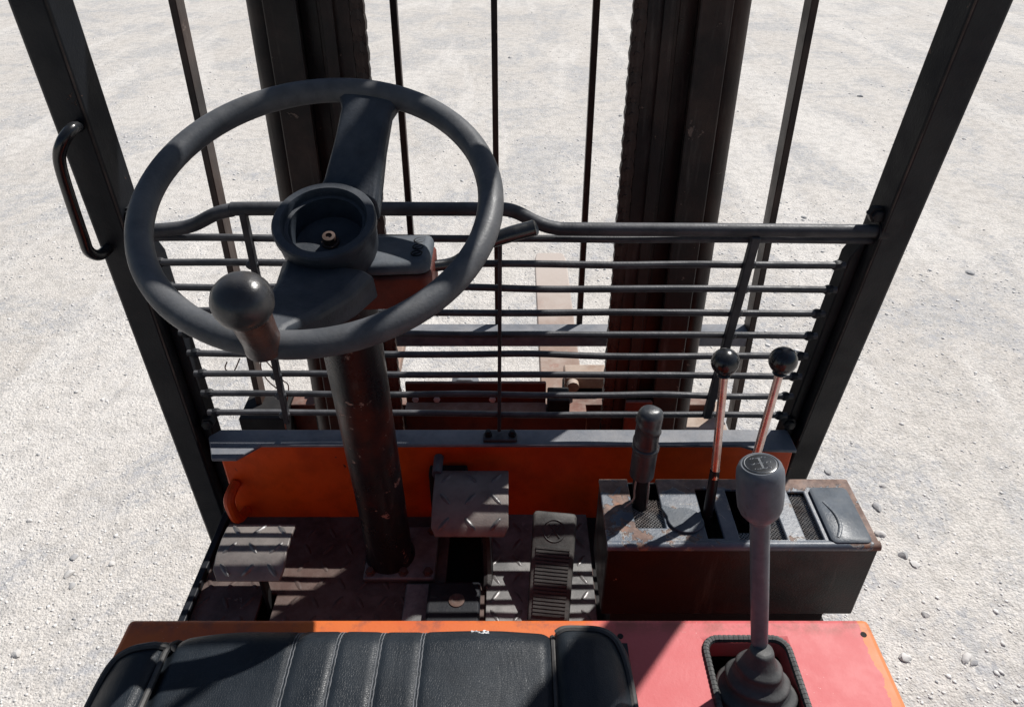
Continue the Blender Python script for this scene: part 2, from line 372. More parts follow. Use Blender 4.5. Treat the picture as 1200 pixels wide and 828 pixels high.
def inst(name, me, parent, loc, rot=(0, 0, 0), scale=(1, 1, 1)):
    o = bpy.data.objects.new(name, me); COL.objects.link(o); o.parent = parent
    o.location = loc; o.rotation_euler = rot; o.scale = scale
    return o
def raw_mesh(name, mb, mat, smooth=35):     # mesh about its own origin, for pieces that are repeated
    me = mb.mesh(name, mat, smooth)
    co = np.empty(len(me.vertices) * 3); me.vertices.foreach_get('co', co); co[2::3] -= H; me.vertices.foreach_set('co', co); me.update()
    return me
def spline(pts, n=8):
    pts = [Vector(p) for p in pts]; q = [pts[0]] + pts + [pts[-1]]; out = []
    for i in range(1, len(q) - 2):
        for k in range(n):
            t = k / n; a, b, c, d = q[i - 1], q[i], q[i + 1], q[i + 2]
            out.append(0.5 * ((2 * b) + (c - a) * t + (2 * a - 5 * b + 4 * c - d) * t * t + (3 * b - a - 3 * c + d) * t ** 3))
    out.append(pts[-1]); return out
def W(p): p = Vector(p); return Vector((p.x, p.y, p.z + H))
def sphere_prof(r, squash=1.0, n=12): return [(-r * squash * math.cos(math.pi * i / n), max(0.0003, r * math.sin(math.pi * i / n))) for i in range(n + 1)]
def rrect(cx, cy, wx, wy, r, z, n=5):
    pts = []
    for sx, sy, a0 in ((1, 1, 0), (-1, 1, 90), (-1, -1, 180), (1, -1, 270)):
        for k in range(n + 1):
            a = math.radians(a0 + 90 * k / n)
            pts.append(Vector((cx + sx * (wx / 2 - r) + r * math.cos(a), cy + sy * (wy / 2 - r) + r * math.sin(a), z)))
    return pts

# ------------------------------------------------------------------ the ground
g = MB(); S = 150
g.add([(-S, -S, -H), (S, -S, -H), (S, S, -H), (-S, S, -H)], [(0, 1, 2, 3)])
gr = g.build('ground', 'ground', smooth=0); gr['kind'] = 'structure'; gr['label'] = 'pale compacted gravel yard under the forklift'; gr['category'] = 'ground'

# ------------------------------------------------------------------ the forklift
T = bpy.data.objects.new('forklift', None); COL.objects.link(T)
T['label'] = 'worn orange and black forklift seen from its driving seat'
T['category'] = 'forklift'

# --- chassis, hood, wheels
DZ = -0.65                                  # hood top
FZ = -0.97                                  # floor
b = MB(); b.bb(-0.43, 0.41, -1.0, 0.93, -1.62, -1.03); b.bb(-0.40, 0.38, 0.93, 1.05, -1.7, -1.2)
b.build('chassis', 'dark', T, bevel=0.01)
b = MB(); b.bb(-0.47, -0.432, 0.25, 0.90, -1.5, -1.0); b.build('side_step', 'black', T, bevel=0.006)
HOLE = (0.178, 0.288, 0.312, 0.444)
b = MB(); b.bb(-0.53, 0.51, -1.35, -0.63, -1.75, -0.72)
b.build('counterweight', 'orange', T, bevel=0.08, segs=4)
def wheel(x, y, r, w):
    mb = MB(); prof = [(-w / 2, r * 0.62), (-w / 2, r * 0.9), (-w * 0.42, r * 0.97), (-w * 0.3, r), (w * 0.3, r), (w * 0.42, r * 0.97), (w / 2, r * 0.9), (w / 2, r * 0.62)]
    mb.lathe((x, y, -H + r), (1, 0, 0), prof, 40)
    t = mb.build('wheel', 'tyre', T)
    m2 = MB(); m2.lathe((x, y, -H + r), (1, 0, 0), [(-w * 0.52, r * 0.2), (-w * 0.52, r * 0.55), (-w * 0.45, r * 0.63), (w * 0.45, r * 0.63), (w * 0.52, r * 0.55), (w * 0.52, r * 0.2)], 32)
    m2.build('wheel_rim', 'orange', t)
for x in (-0.50, 0.46): wheel(x, 1.02, 0.33, 0.19)
for x in (-0.42, 0.38): wheel(x, -0.75, 0.26, 0.16)

# hood top plate with the gear lever opening cut out
HX0, HX1, HY0, HY1 = 0.190, 0.267, 0.325, 0.436
def plate(mb, x0, x1, y0, y1, z, th, holes):
    xs = sorted({x0, x1, *[h[0] for h in holes], *[h[1] for h in holes]}); ys = sorted({y0, y1, *[h[2] for h in holes], *[h[3] for h in holes]})
    inside = lambda a, c: any(h[0] <= a <= h[1] and h[2] <= c <= h[3] for h in holes)
    cell = {(i, j): not inside((xs[i] + xs[i + 1]) / 2, (ys[j] + ys[j + 1]) / 2) for i in range(len(xs) - 1) for j in range(len(ys) - 1)}
    idx = {}; vs = []; fs = []
    def vid(i, j, k):
        if (i, j, k) not in idx: idx[(i, j, k)] = len(vs); vs.append((xs[i], ys[j], z - th * k))
        return idx[(i, j, k)]
    for (i, j), on in cell.items():
        if not on: continue
        fs.append((vid(i, j, 0), vid(i + 1, j, 0), vid(i + 1, j + 1, 0), vid(i, j + 1, 0)))
        fs.append((vid(i, j + 1, 1), vid(i + 1, j + 1, 1), vid(i + 1, j, 1), vid(i, j, 1)))
        for (di, dj, e) in ((-1, 0, ((i, j + 1), (i, j))), (1, 0, ((i + 1, j), (i + 1, j + 1))), (0, -1, ((i, j), (i + 1, j))), (0, 1, ((i + 1, j + 1), (i, j + 1)))):
            if not cell.get((i + di, j + dj), False):
                (a, c), (d, f) = e
                fs.append((vid(a, c, 0), vid(a, c, 1), vid(d, f, 1), vid(d, f, 0)))
    mb.add(vs, fs)
b = MB(); plate(b, -0.385, 0.357, -0.62, 0.455, DZ - 0.034, 0.346, [HOLE]); b.build('hood_side', 'orange', T)
b = MB(); plate(b, HOLE[0] + 0.001, HOLE[1] - 0.001, HOLE[2] + 0.001, HOLE[3] - 0.001, DZ - 0.0345, 0.2, [(HOLE[0] + 0.006, HOLE[1] - 0.006, HOLE[2] + 0.006, HOLE[3] - 0.006)]); b.build('opening_liner', 'dark', T)
hood = MB()
def deckpoly():
    # outer outline with rounded front corners, hole handled by splitting in strips
    plate(hood, -0.387, 0.360, -0.62, 0.4615, DZ, 0.03, [(HX0, HX1, HY0, HY1)])
deckpoly()
hood = hood.build('hood', 'deck', T, bevel=0.0055, segs=3)
for (u, v) in ((727, 745), (1012, 743)):
    p = on_z(u, v, DZ)
    mb = MB(); mb.lathe((p.x, p.y, DZ - 0.002), (0, 0, 1), [(0, 0.0030), (0.0024, 0.0030), (0.0024, 0.0020)], 14); mb.build('screw_hole', 'dark', hood)
mb = MB(); mb.tube(rrect((HX0 + HX1) / 2, (HY0 + HY1) / 2, HX1 - HX0 + 0.004, HY1 - HY0 + 0.004, 0.014, DZ + 0.0008), 0.0034, 8, closed=True)
trim = mb.build('opening_trim', 'boot', hood)
rr = rrect((HX0 + HX1) / 2, (HY0 + HY1) / 2, HX1 - HX0 + 0.004, HY1 - HY0 + 0.004, 0.014, DZ + 0.0009, 6)
mb = MB()
for i in range(len(rr)):
    a, c = rr[i], rr[(i + 1) % len(rr)]; L = (c - a).length; k = max(1, int(L / 0.0045))
    for j in range(k):
        q = a.lerp(c, (j + 0.5) / k); d = (c - a).normalized()
        mb.tube([q - d * 0.0012, q + d * 0.0012], 0.0037, 8)
rb = mb.build('trim_ribs', 'boot', hood); rb['kind'] = 'stuff'
mb = MB(); mb.bb(HX0 - 0.02, HX1 + 0.02, HY0 - 0.02, HY1 + 0.02, DZ - 0.13, DZ - 0.12); mb.build('opening_floor', 'dark', hood)
# --- floor plate, treads, openings
holes = [(-0.388, -0.366, 0.60, 0.735), (-0.105, -0.046, 0.755, 0.855)]
mb = MB(); plate(mb, -0.492, 0.13, 0.45, 0.905, FZ, 0.008, holes); floor = mb.build('floor_plate', 'floor', T, bevel=0.0015)
mb = MB(); mb.bb(-0.47, 0.48, 0.40, 0.905, -1.029, -1.02); mb.build('belly_plate', 'dark', T)
mb = MB(); mb.bb(0.13, 0.47, 0.535, 0.905, FZ - 0.02, FZ - 0.002); mb.build('floor_side_plate', 'dark', T)
loz = MB(); N = 8; ring = []
L, Wd, Hh = 0.0135, 0.0038, 0.0013
top = [(L * 0.75 * math.cos(a), Wd * 0.45 * math.sin(a), Hh) for a in [2 * math.pi * k / N for k in range(N)]]
bot = [(L * math.copysign(abs(math.cos(a)) ** 0.8, math.cos(a)), Wd * math.sin(a), 0) for a in [2 * math.pi * k / N for k in range(N)]]
loz.loft([bot, top])
lozme = raw_mesh('tread_bar', loz, 'floor', 40)
lozsteel = raw_mesh('pedal_tread_bar', loz, 'tread', 40)
def inhole(x, y, m=0.018): return any(h[0] - m < x < h[1] + m and h[2] - m < y < h[3] + m for h in holes)
P = 0.0345
for i in range(24):
    for j in range(14):
        x = -0.476 + i * P + (0.0); y = 0.545 + j * P
        if x > 0.118 or y > 0.885 or inhole(x, y): continue
        a = math.radians(58 if (i + j) % 2 else -58)
        inst('tread_bar', lozme, floor, (x, y, FZ + 0.0001 + H), (0, 0, a))
# grey toe plate right of the column
mb = MB(); mb.bb(-0.04, 0.128, 0.60, 0.90, FZ + 0.0025, FZ + 0.006); toe = mb.build('toe_plate', 'floor_grey', T, bevel=0.001)
for i in range(5):
    for j in range(8):
        inst('tread_bar', lozsteel, toe, (-0.026 + i * P, 0.62 + j * P, FZ + 0.006 + H), (0, 0, math.radians(58 if (i + j) % 2 else -58)))
# plates in front of the hood, beneath the middle pedal
mb = MB(); mb.bb(-0.165, -0.115, 0.55, 0.745, FZ + 0.003, FZ + 0.010); mb.build('cover_plate', 'floor_grey', T, bevel=0.002)
mb = MB(); mb.bb(-0.128, -0.048, 0.55, 0.735, FZ + 0.012, FZ + 0.028); cp = mb.build('cover_plate', 'black', T, bevel=0.004)
mb = MB(); mb.lathe((-0.083, 0.70, FZ + 0.028), (0, 0, 1), [(0, 0.012), (0.0015, 0.012), (0.002, 0.010), (0.002, 0.006), (0.001, 0.004)], 20); mb.build('cap_bolt', 'rustbolt', cp)

# --- cowl in front of the feet
CZ = -0.797
mb = MB()
poly = [V(-0.468, 0.853, CZ), V(-0.430, 0.853, CZ), V(-0.400, 0.885, CZ), V(0.365, 0.885, CZ), V(0.385, 0.875, CZ), V(0.45, 0.872, CZ), V(0.45, 0.922, CZ), V(-0.475, 0.922, CZ), V(-0.490, 0.905, CZ)]
mb.prism([q - V(0, 0, 0.006) for q in poly], (0, 0, 0.006)); mb.build('cowl_ledge', 'cowl_top', T, bevel=0.0015)
mb = MB(); mb.bb(-0.475, 0.455, 0.892, 0.915, -1.02, CZ - 0.0065); cowl = mb.build('cowl_panel', 'orange', T, bevel=0.004)
mb = MB(); mb.bb(-0.498, -0.486, 0.60, 0.905, -1.02, FZ + 0.012); mb.build('floor_side_lip', 'black', T, bevel=0.002)
for (u, v, r) in ((500, 560, 0.018),):
    pass
mb = MB(); c0 = on_y(277, 590, 0.872)
mb.tube(spline([c0 + V(0, 0.018, 0.03), c0 + V(-0.004, -0.01, 0.022), c0 + V(-0.002, -0.016, 0), c0 + V(0.002, -0.012, -0.022), c0 + V(0.004, 0.018, -0.035)], 5), 0.009, 10); mb.build('lifting_loop', 'orange', cowl)
# black recess and hose stub behind the middle pedal
mb = MB(); mb.bb(-0.135, -0.072, 0.868, 0.891, -0.93, -0.845); mb.build('cowl_recess_box', 'dark', cowl, bevel=0.004)
c0 = on_y(512, 556, 0.85); mb = MB(); mb.tube([c0 + V(0, 0.04, 0.0), c0 + V(0, 0, 0.0)], 0.008, 12); mb.build('hose_stub', 'patch', cowl)

# --- pillars of the overhead guard
PL0, PL1 = on_guard(6.7, 0), on_guard(218, 560)
PR0, PR1 = on_guard(1190, 0), on_guard(947, 560)
def ext(a, c, z): t = (z - a.z) / (c.z - a.z); return a + (c - a) * t
def pillar(a, c, sgn, label):
    mb = MB(); rings = []
    for z in (-1.14, -0.6, -0.2, 0.10, 0.40):
        p = ext(a, c, z); w = 0.042; d = 0.055
        ch = 0.004
        x0, x1 = p.x, p.x + sgn * w
        ring = [V(x0, p.y, z), V(x1, p.y, z), V(x1, p.y + d, z), V(x0, p.y + d, z)]
        rings.append(ring)
    mb.loft(rings)
    o = mb.build('pillar', 'black', T, bevel=0.0045, segs=3, label=label)
    # inner stiffening flange on the lower half, carries the guard
    mb = MB(); rings = []
    for z in (-1.0, -0.47, -0.44):
        p = ext(a, c, z); x1 = p.x + sgn * 0.0425; k = 0.016 if z < -0.45 else 0.004
        rings.append([V(x1, p.y + 0.022, z), V(x1 + sgn * k, p.y + 0.022, z), V(x1 + sgn * k, p.y + 0.052, z), V(x1, p.y + 0.052, z)])
    mb.loft(rings); mb.build('pillar_flange', 'black', o, bevel=0.002)
    for z in (-0.40, -0.775):
        p = ext(a, c, z); q = V(p.x + sgn * (0.048 if z > -0.5 else 0.058), p.y + 0.018, z)
        mb = MB(); mb.lathe(q, (0, -1, 0), [(-0.006, 0.011), (0.004, 0.011), (0.0045, 0.008), (0.010, 0.008), (0.011, 0.006)], 6); mb.build('bolt', 'black', o)
    return o
pl = pillar(PL0, PL1, 1, 'left black pillar with the grab handle')
pr = pillar(PR0, PR1, -1, 'right black pillar')
hp = [(92, 148, -0.002), (84, 152, -0.020), (73, 168, -0.032), (70, 190, -0.034), (82, 232, -0.034), (97, 276, -0.034), (104, 294, -0.032), (116, 299, -0.022), (127, 291, -0.002)]
mb = MB(); mb.tube(spline([on_guard(u, v, o) for u, v, o in hp], 6), 0.0070, 12); mb.build('grab_handle', 'ball', pl)
# welds at the pillar corners: thin worn paint line
for (a, c, sgn, par) in ((PL0, PL1, 1, pl), (PR0, PR1, -1, pr)):
    mb = MB(); mb.tube([ext(a, c, z) + V(sgn * 0.0405, 0.0005, 0) for z in (-0.80, -0.6, -0.4, -0.2, 0.0, 0.2)], 0.0014, 6); mb.build('worn_edge', 'edge', par)

# --- overhead guard roof above the driver
RZ = 0.401
ra = ext(PL0, PL1, 0.40); rb_ = ext(PR0, PR1, 0.40)
roof = MB(); roof.bb(ra.x, rb_.x, ra.y, ra.y + 0.06, RZ, RZ + 0.05); roof = roof.build('roof_frame', 'black', T, bevel=0.012, segs=3)
for x0 in (ra.x, rb_.x - 0.05):
    mb = MB(); mb.bb(x0, x0 + 0.05, -0.75, ra.y - 0.001, RZ + 0.001, RZ + 0.049); mb.build('roof_side_rail', 'black', roof, bevel=0.012)
    mb = MB(); mb.bb(x0, x0 + 0.05, -0.80, -0.751, -0.75, RZ + 0.049); mb.build('rear_leg', 'black', roof, bevel=0.01)
for i in range(7):
    y = 0.52 - i * 0.18
    mb = MB(); mb.bb(ra.x + 0.051, rb_.x - 0.051, y, y + 0.045, RZ + 0.02, RZ + 0.032); mb.build('roof_bar', 'black', roof, bevel=0.003)
# plate and stays added out of view, placed to shade the steering wheel
mb = MB(); mb.bb(-0.24, 0.205, 0.815, 0.940, 0.146, 0.152); shade_plate = mb.build('added_shade_plate', 'black', roof, bevel=0.002)
for x in (-0.22, 0.18):
    mb = MB(); mb.tube([V(x, 0.83, 0.153), V(x, 0.825, RZ - 0.001)], 0.006, 8); mb.build('shade_plate_stay', 'black', roof)

# --- front guard of bars between the pillars
tp = [(150, 272), (205, 268), (228, 263), (252, 251), (272, 246), (300, 244.5), (560, 245), (588, 245), (606, 249), (630, 261), (650, 267), (680, 268.5), (860, 269.5), (1030, 271)]
def tube_round(uv, off): return [on_guard(u, v, off) for u, v in uv]
mb = MB(); mb.tube(spline(tube_round(tp, 0.012), 5), 0.0088, 14)
guard = mb.build('front_guard', 'rod', T)
p = on_guard(1030, 271, 0.012); mb = MB(); mb.lathe(p, (1, 0, 0), [(-0.004, 0.013), (0.008, 0.013)], 16); mb.build('tube_collar', 'black', guard)
rods = [(280, 150, 1022, 3), (309, 178, 990, 1), (337.5, 190, 980, 1), (365.5, 200, 966, 1), (391.5, 210, 957, 1), (415, 220, 946, 1), (439, 228, 939, 1), (462, 236, 929, 1), (484.5, 244, 922, 1)]
for (v, u0, u1, k) in rods:
    a, c = on_guard(u0, v - 1.5, 0.015), on_guard(u1, v + 2.0, 0.015)
    mb = MB(); rr_ = random.Random(v); pts = [a.lerp(c, i / 9) + V(0, rr_.uniform(-0.0015, 0.0015), rr_.uniform(-0.0016, 0.0016)) * (0 if i in (0, 9) else 1) for i in range(10)]
    mb.tube(spline(pts, 4), 0.0049, 10); mb.build('guard_rod', 'rod', guard)
def strap(uvs, w, off, th=0.005):
    mb = MB(); rings = []
    for (u, v) in uvs:
        p = on_guard(u, v, off)
        rings.append([p + V(-w / 2, 0, 0), p + V(w / 2, 0, 0), p + V(w / 2, th, 0), p + V(-w / 2, th, 0)])
    mb.loft(rings); return mb
strap([(283, 250), (336, 497)], 0.0085, 0.003, 0.012).build('upright_strap', 'rod', guard, bevel=0.0012)
strap([(586, 281), (585, 506)], 0.0055, 0.005, 0.010).build('upright_strap', 'rod', guard, bevel=0.001)
strap([(887, 279), (829, 491)], 0.012, 0.002, 0.012).build('upright_strap', 'rod', guard, bevel=0.0015)
for uvs in ([(283, 250), (336, 497)], [(887, 279), (829, 491)]):
    mb = MB(); a, c = on_guard(*uvs[0], 0.010), on_guard(*uvs[1], 0.010)
    for (v, u0, u1, k) in rods[1:]:
        p0 = on_guard(u0, v - 1.5, 0.012); p1 = on_guard(u1, v + 2.0, 0.012); zz = (p0.z + p1.z) / 2
        q = ext(a, c, zz); mb.lathe(q, (1, 0, 0.1), [(h * 1.3, r) for h, r in sphere_prof(0.0072, 1.0, 6)], 8)
    wb = mb.build('weld_beads', 'rod', guard); wb['kind'] = 'stuff'
mb = MB()
for (v, u0, u1, k) in rods[1:]:
    for uu, dv in ((u0 + 9, -1.5), (u1 - 9, 2.0)):
        mb.lathe(on_guard(uu, v + dv, 0.016), (1, 0.2, 0.1), [(h * 1.2, r) for h, r in sphere_prof(0.0075, 1.0, 6)], 8)
wb = mb.build('weld_beads', 'black', guard); wb['kind'] = 'stuff'
# foot bracket with two bolts on the ledge
mb = MB(); mb.prism([V(-0.046, 0.889, CZ + 0.0005), V(0.008, 0.889, CZ + 0.0005), V(0.008, 0.906, CZ + 0.0005), V(0.0, 0.915, CZ + 0.0005), V(-0.038, 0.915, CZ + 0.0005), V(-0.046, 0.906, CZ + 0.0005)], (0, 0, 0.006))
brk = mb.build('foot_bracket', 'rod', guard, bevel=0.0015)
for x in (-0.038, 0.0005):
    mb = MB(); mb.lathe((x, 0.900, CZ + 0.0066), (0, 0, 1), [(0, 0.0062), (0.005, 0.0062), (0.0052, 0.0045), (0.010, 0.0042)], 6); mb.build('bolt', 'black', guard)
# --- steering wheel
TH = math.radians(21.8)
C = V(-0.184, 0.660, -0.286); EX = V(1, 0, 0); EY = V(0, math.cos(TH), math.sin(TH)); EN = V(0, -math.sin(TH), math.cos(TH))
def wp(x, y, n=0.0): return C + EX * x + EY * y + EN * n
RR, RT = 0.1640, 0.0124
mb = MB(); mb.tube([wp(RR * math.cos(a), RR * math.sin(a)) for a in [2 * math.pi * k / 96 for k in range(96)]], RT, 18, closed=True)
sw = mb.build('steering_wheel', 'rubber', T)
hub = MB(); NH = -0.024
hub.lathe(wp(0, 0, NH), EN, [(-0.062, 0.030), (-0.060, 0.040), (-0.040, 0.0475), (-0.012, 0.0495), (-0.009, 0.0510), (-0.002, 0.0510), (0, 0.0495), (0.0005, 0.0425), (-0.002, 0.0405), (-0.008, 0.040), (-0.0085, 0.0365), (-0.034, 0.035), (-0.0345, 0.001)], 56)
hub.build('hub', 'hubplastic', sw)
mb = MB(); mb.lathe(wp(0, 0, NH - 0.034), EN, [(0, 0.009), (0.002, 0.009), (0.002, 0.0068), (0.010, 0.0065), (0.0105, 0.0035), (0.008, 0.003)], 18); mb.build('centre_bolt', 'rustbolt', sw)
def spoke(pts):     # pts: (centre x,y,n, half width, thickness), the section across the spoke
    mb = MB(); rings = []
    for i, (x, y, n, hw, th) in enumerate(pts):
        a = V(*pts[max(i - 1, 0)][:2]); c = V(*pts[min(i + 1, len(pts) - 1)][:2]); d = (c - a).normalized(); s = V(d.y, -d.x)
        rings.append([wp(x + s.x * hw * q, y + s.y * hw * q, n + th * m) for q, m in ((-1, -0.5), (1, -0.5), (1, 0.3), (0.8, 0.5), (-0.8, 0.5), (-1, 0.3))])
    mb.loft(rings); return mb
spoke([(0.014, 0.046, -0.050, 0.033, 0.032), (0.018, 0.060, -0.044, 0.030, 0.030), (0.026, 0.10, -0.020, 0.027, 0.022), (0.031, 0.135, -0.006, 0.027, 0.018), (0.034, 0.158, -0.002, 0.036, 0.014)]).build('spoke', 'hubplastic', sw, bevel=0.003)
spoke([(0.004, -0.040, -0.064, 0.047, 0.040), (-0.003, -0.075, -0.052, 0.038, 0.036), (-0.014, -0.110, -0.034, 0.029, 0.034), (-0.024, -0.140, -0.010, 0.022, 0.024), (-0.028, -0.158, -0.003, 0.020, 0.016)]).build('spoke', 'hubplastic', sw, bevel=0.003)
kx, ky = -0.020, -0.166
mb = MB(); mb.lathe(wp(kx, ky, 0.0), EN, [(0.002, 0.0165), (0.012, 0.0155), (0.018, 0.0155), (0.042, 0.0165), (0.050, 0.0180)], 24); neck = mb.build('spinner_neck', 'neck', sw)
mb = MB(); mb.lathe(wp(kx, ky, 0.064), EN, [(-0.0150, 0.0172), (-0.0140, 0.0195), (-0.009, 0.0224), (-0.003, 0.0236), (0.003, 0.0233), (0.0085, 0.0212), (0.0135, 0.0170), (0.0165, 0.0115), (0.0180, 0.006), (0.0184, 0.0005)], 36)
mb.build('spinner_knob', 'knob', sw)
# --- steering column
c0, c1 = V(-0.184, 0.695, -0.350), V(-0.197, 0.800, FZ + 0.010); ax = (c0 - c1).normalized(); LN = (c0 - c1).length
mb = MB(); mb.lathe(c1, ax, [(0, 0.040), (0.012, 0.0385), (0.020, 0.0355), (LN * 0.3, 0.0352), (LN * 0.55, 0.0352), (LN * 0.8, 0.0352), (LN, 0.0350)], 32)
colm = mb.build('steering_column', 'column', T)
mb = MB(); mb.bb(-0.235, -0.122, 0.752, 0.86, FZ + 0.0018, FZ + 0.012); bp = mb.build('column_base', 'floor_grey', colm, bevel=0.003)
for (x, y) in ((-0.224, 0.764), (-0.172, 0.764), (-0.133, 0.764), (-0.224, 0.848), (-0.133, 0.848)):
    mb = MB(); mb.lathe((x, y, FZ + 0.012), (0, 0, 1), [(0, 0.0085), (0.002, 0.0085), (0.002, 0.0065), (0.0075, 0.006)], 6); mb.build('bolt', 'rustbolt', colm)
# --- switch housing at the column head, with its stalk
mb = MB(); hz = -0.352
poly = [V(-0.222, 0.664, hz - 0.062), V(-0.088, 0.664, hz - 0.056), V(-0.082, 0.672, hz - 0.056), V(-0.082, 0.730, hz - 0.054), V(-0.222, 0.740, hz - 0.062)]
mb.loft([poly, [p + V(0, 0, 0.0) + (V(0, -0.002, 0.040)) for p in poly]]); low = mb.build('switch_housing', 'housing_red', colm, bevel=0.004)
mb = MB(); p2 = [p + V(0, -0.002, 0.0405) for p in poly]; mb.loft([p2, [V(p.x * 0.96 - 0.007, p.y * 0.97 + 0.021, p.z + 0.014) for p in p2]]); hs = mb.build('housing_lid', 'housing', colm, bevel=0.006, segs=3)
for k in range(3):
    q = V(-0.098, 0.684 + 0.0145 * k, hz - 0.0012)
    mb = MB(); mb.tube([q + V(0.0055 * math.cos(a), 0.0055 * math.sin(a), 0.0) for a in [2 * math.pi * j / 16 for j in range(16)]], 0.0009, 5, closed=True)
    mb.tube([q + V(-0.003, -0.002, 0), q + V(0.003, 0.002, 0)], 0.0008, 5); mb.build('switch_symbol', 'dark', colm)
sp_ = [V(-0.10, 0.700, -0.378), on_y(530, 308, 0.715), on_y(556, 291, 0.725), on_y(590, 277, 0.735), on_y(622, 268, 0.745), on_y(627, 266.5, 0.746)]
mb = MB(); pts = spline(sp_, 5); mb.tube(pts, [0.0062 + 0.0026 * min(1, max(0, (i - 8) / 8.0)) for i in range(len(pts) - 1)] + [0.006], 12); mb.build('indicator_stalk', 'ball', colm)

# --- pedals
def bent_pad(name, u0, u1, yc, zc, pts, mat='pedal'):
    """a curved sheet pad: pts is the side profile (y, z) from its top edge to its lower edge"""
    mb = MB(); th = 0.006; rings = []
    for i, (y, z) in enumerate(pts):
        a = pts[max(i - 1, 0)]; c = pts[min(i + 1, len(pts) - 1)]; d = Vector((c[0] - a[0], c[1] - a[1])).normalized(); nrm = Vector((d.y, -d.x))
        if nrm.y < 0: nrm = -nrm
        x0, x1 = u0, u1
        ins = 0.006 if i in (0, len(pts) - 1) else 0.0
        rings.append([V(x0 + ins, y, z), V(x1 - ins, y, z), V(x1 - ins, y - nrm.x * th, z - nrm.y * th), V(x0 + ins, y - nrm.x * th, z - nrm.y * th)])
    mb.loft(rings)
    return mb.build(name, mat, T, bevel=0.0015)
def pad_treads(par, x0, x1, pts, rows, cols, ph=0):
    L_ = [0]
    for i in range(1, len(pts)): L_.append(L_[-1] + math.dist(pts[i], pts[i - 1]))
    for r in range(rows):
        s = L_[-1] * (r + 0.5) / rows
        i = max(k for k in range(len(pts) - 1) if L_[k] <= s); t = (s - L_[i]) / (L_[i + 1] - L_[i])
        y = pts[i][0] + (pts[i + 1][0] - pts[i][0]) * t; z = pts[i][1] + (pts[i + 1][1] - pts[i][1]) * t
        dy, dz = pts[i][0] - pts[i + 1][0], pts[i][1] - pts[i + 1][1]; tilt = math.atan2(dz, dy)
        for c in range(cols):
            x = x0 + (x1 - x0) * (c + 0.5) / cols
            o = inst('tread_bar', lozsteel, par, (x, y, z + H))
            o.rotation_euler = (Matrix.Rotation(tilt, 4, 'X') @ Matrix.Rotation(math.radians(50 if (r + c + ph) % 2 else -50), 4, 'Z')).to_euler()
            o.scale = (0.95, 1.0, 1.5)
prof = [(0.796, -0.886), (0.791, -0.877), (0.780, -0.872), (0.755, -0.870), (0.728, -0.873), (0.708, -0.882), (0.698, -0.896)]
cl = bent_pad('clutch_pedal', -0.438, -0.334, 0, 0, prof); cl['label'] = 'left chequer plate pedal catching the sun'
pad_treads(cl, -0.438, -0.334, prof[1:], 3, 3)
mb = MB(); mb.bb(-0.380, -0.374, 0.715, 0.735, -1.02, -0.915); mb.build('pedal_arm', 'dark', cl, bevel=0.002)
prof2 = [(0.866, -0.838), (0.860, -0.829), (0.848, -0.826), (0.815, -0.828), (0.782, -0.836), (0.760, -0.849), (0.752, -0.862)]
x0, x1 = on_y(508, 600, 0.80).x, on_y(596, 600, 0.80).x
br = bent_pad('brake_pedal', x0, x1, 0, 0, prof2); br['label'] = 'shaded chequer plate pedal beside the steering column'
pad_treads(br, x0, x1, prof2[1:], 3, 3, 1)
mb = MB(); mb.tube([V(-0.045, 0.80, -0.862), V(-0.040, 0.79, -0.92), V(-0.038, 0.765, -0.962), V(-0.038, 0.74, -0.972)], 0.0085, 8); mb.build('pedal_arm', 'column', br)
# accelerator: long tapering rubber pad with cross ribs
A0 = on_z(643, 717, FZ + 0.022); A1 = on_z(651, 599, -0.868); ad = (A1 - A0).normalized(); AL = (A1 - A0).length
side = V(1, 0, 0); an = side.cross(ad).normalized(); side = ad.cross(an).normalized()
def ap(s, t, h=0.0): return A0 + ad * (s * AL) + side * t + an * h
mb = MB(); rings = []
for s, w in ((-0.10, 0.031), (0.0, 0.0315), (0.5, 0.0330), (0.85, 0.034), (0.96, 0.034), (1.0, 0.031)):
    hh = 0.0 if s < 0.97 else -0.004
    rings.append([ap(s, -w, -0.014), ap(s, w, -0.014), ap(s, w, hh - 0.002), ap(s, w * 0.86, hh), ap(s, -w * 0.86, hh), ap(s, -w, hh - 0.002)])
mb.loft(rings); acc = mb.build('accelerator_pedal', 'pedalrubber', T, bevel=0.002)
rb0 = MB(); rb0.box((0, 0, 0.0009), (0.050, 0.0034, 0.0030)); ribme = raw_mesh('rib', rb0, 'pedalrubber')
rot = Matrix((side, ad, an)).transposed().to_euler()
for k in range(19):
    q = ap(-0.03 + k * 0.036, 0, 0.0); inst('rib', ribme, acc, W(q), rot, (0.96 + 0.004 * k, 1, 1))
q = (0.80, 0.0)
mb = MB(); mb.tube([ap(0.80, 0.017 * math.cos(a)) + ad * 0.017 * math.sin(a) for a in [2 * math.pi * j / 28 for j in range(28)]], 0.0011, 6, closed=True)
for sgn in (-1, 1):
    mb.tube(spline([ap(0.80, -0.009 * sgn) + ad * 0.010, ap(0.80, -0.002 * sgn) + ad * 0.003, ap(0.80, 0.004 * sgn) + ad * -0.004, ap(0.80, 0.009 * sgn) + ad * -0.010], 4), 0.0013, 6)
mb.tube(spline([ap(0.80, -0.008) + ad * 0.004, ap(0.80, 0) + ad * 0.010, ap(0.80, 0.008) + ad * 0.004], 4), 0.0010, 6)
mb.build('pedal_emblem', 'pedalrubber', acc)

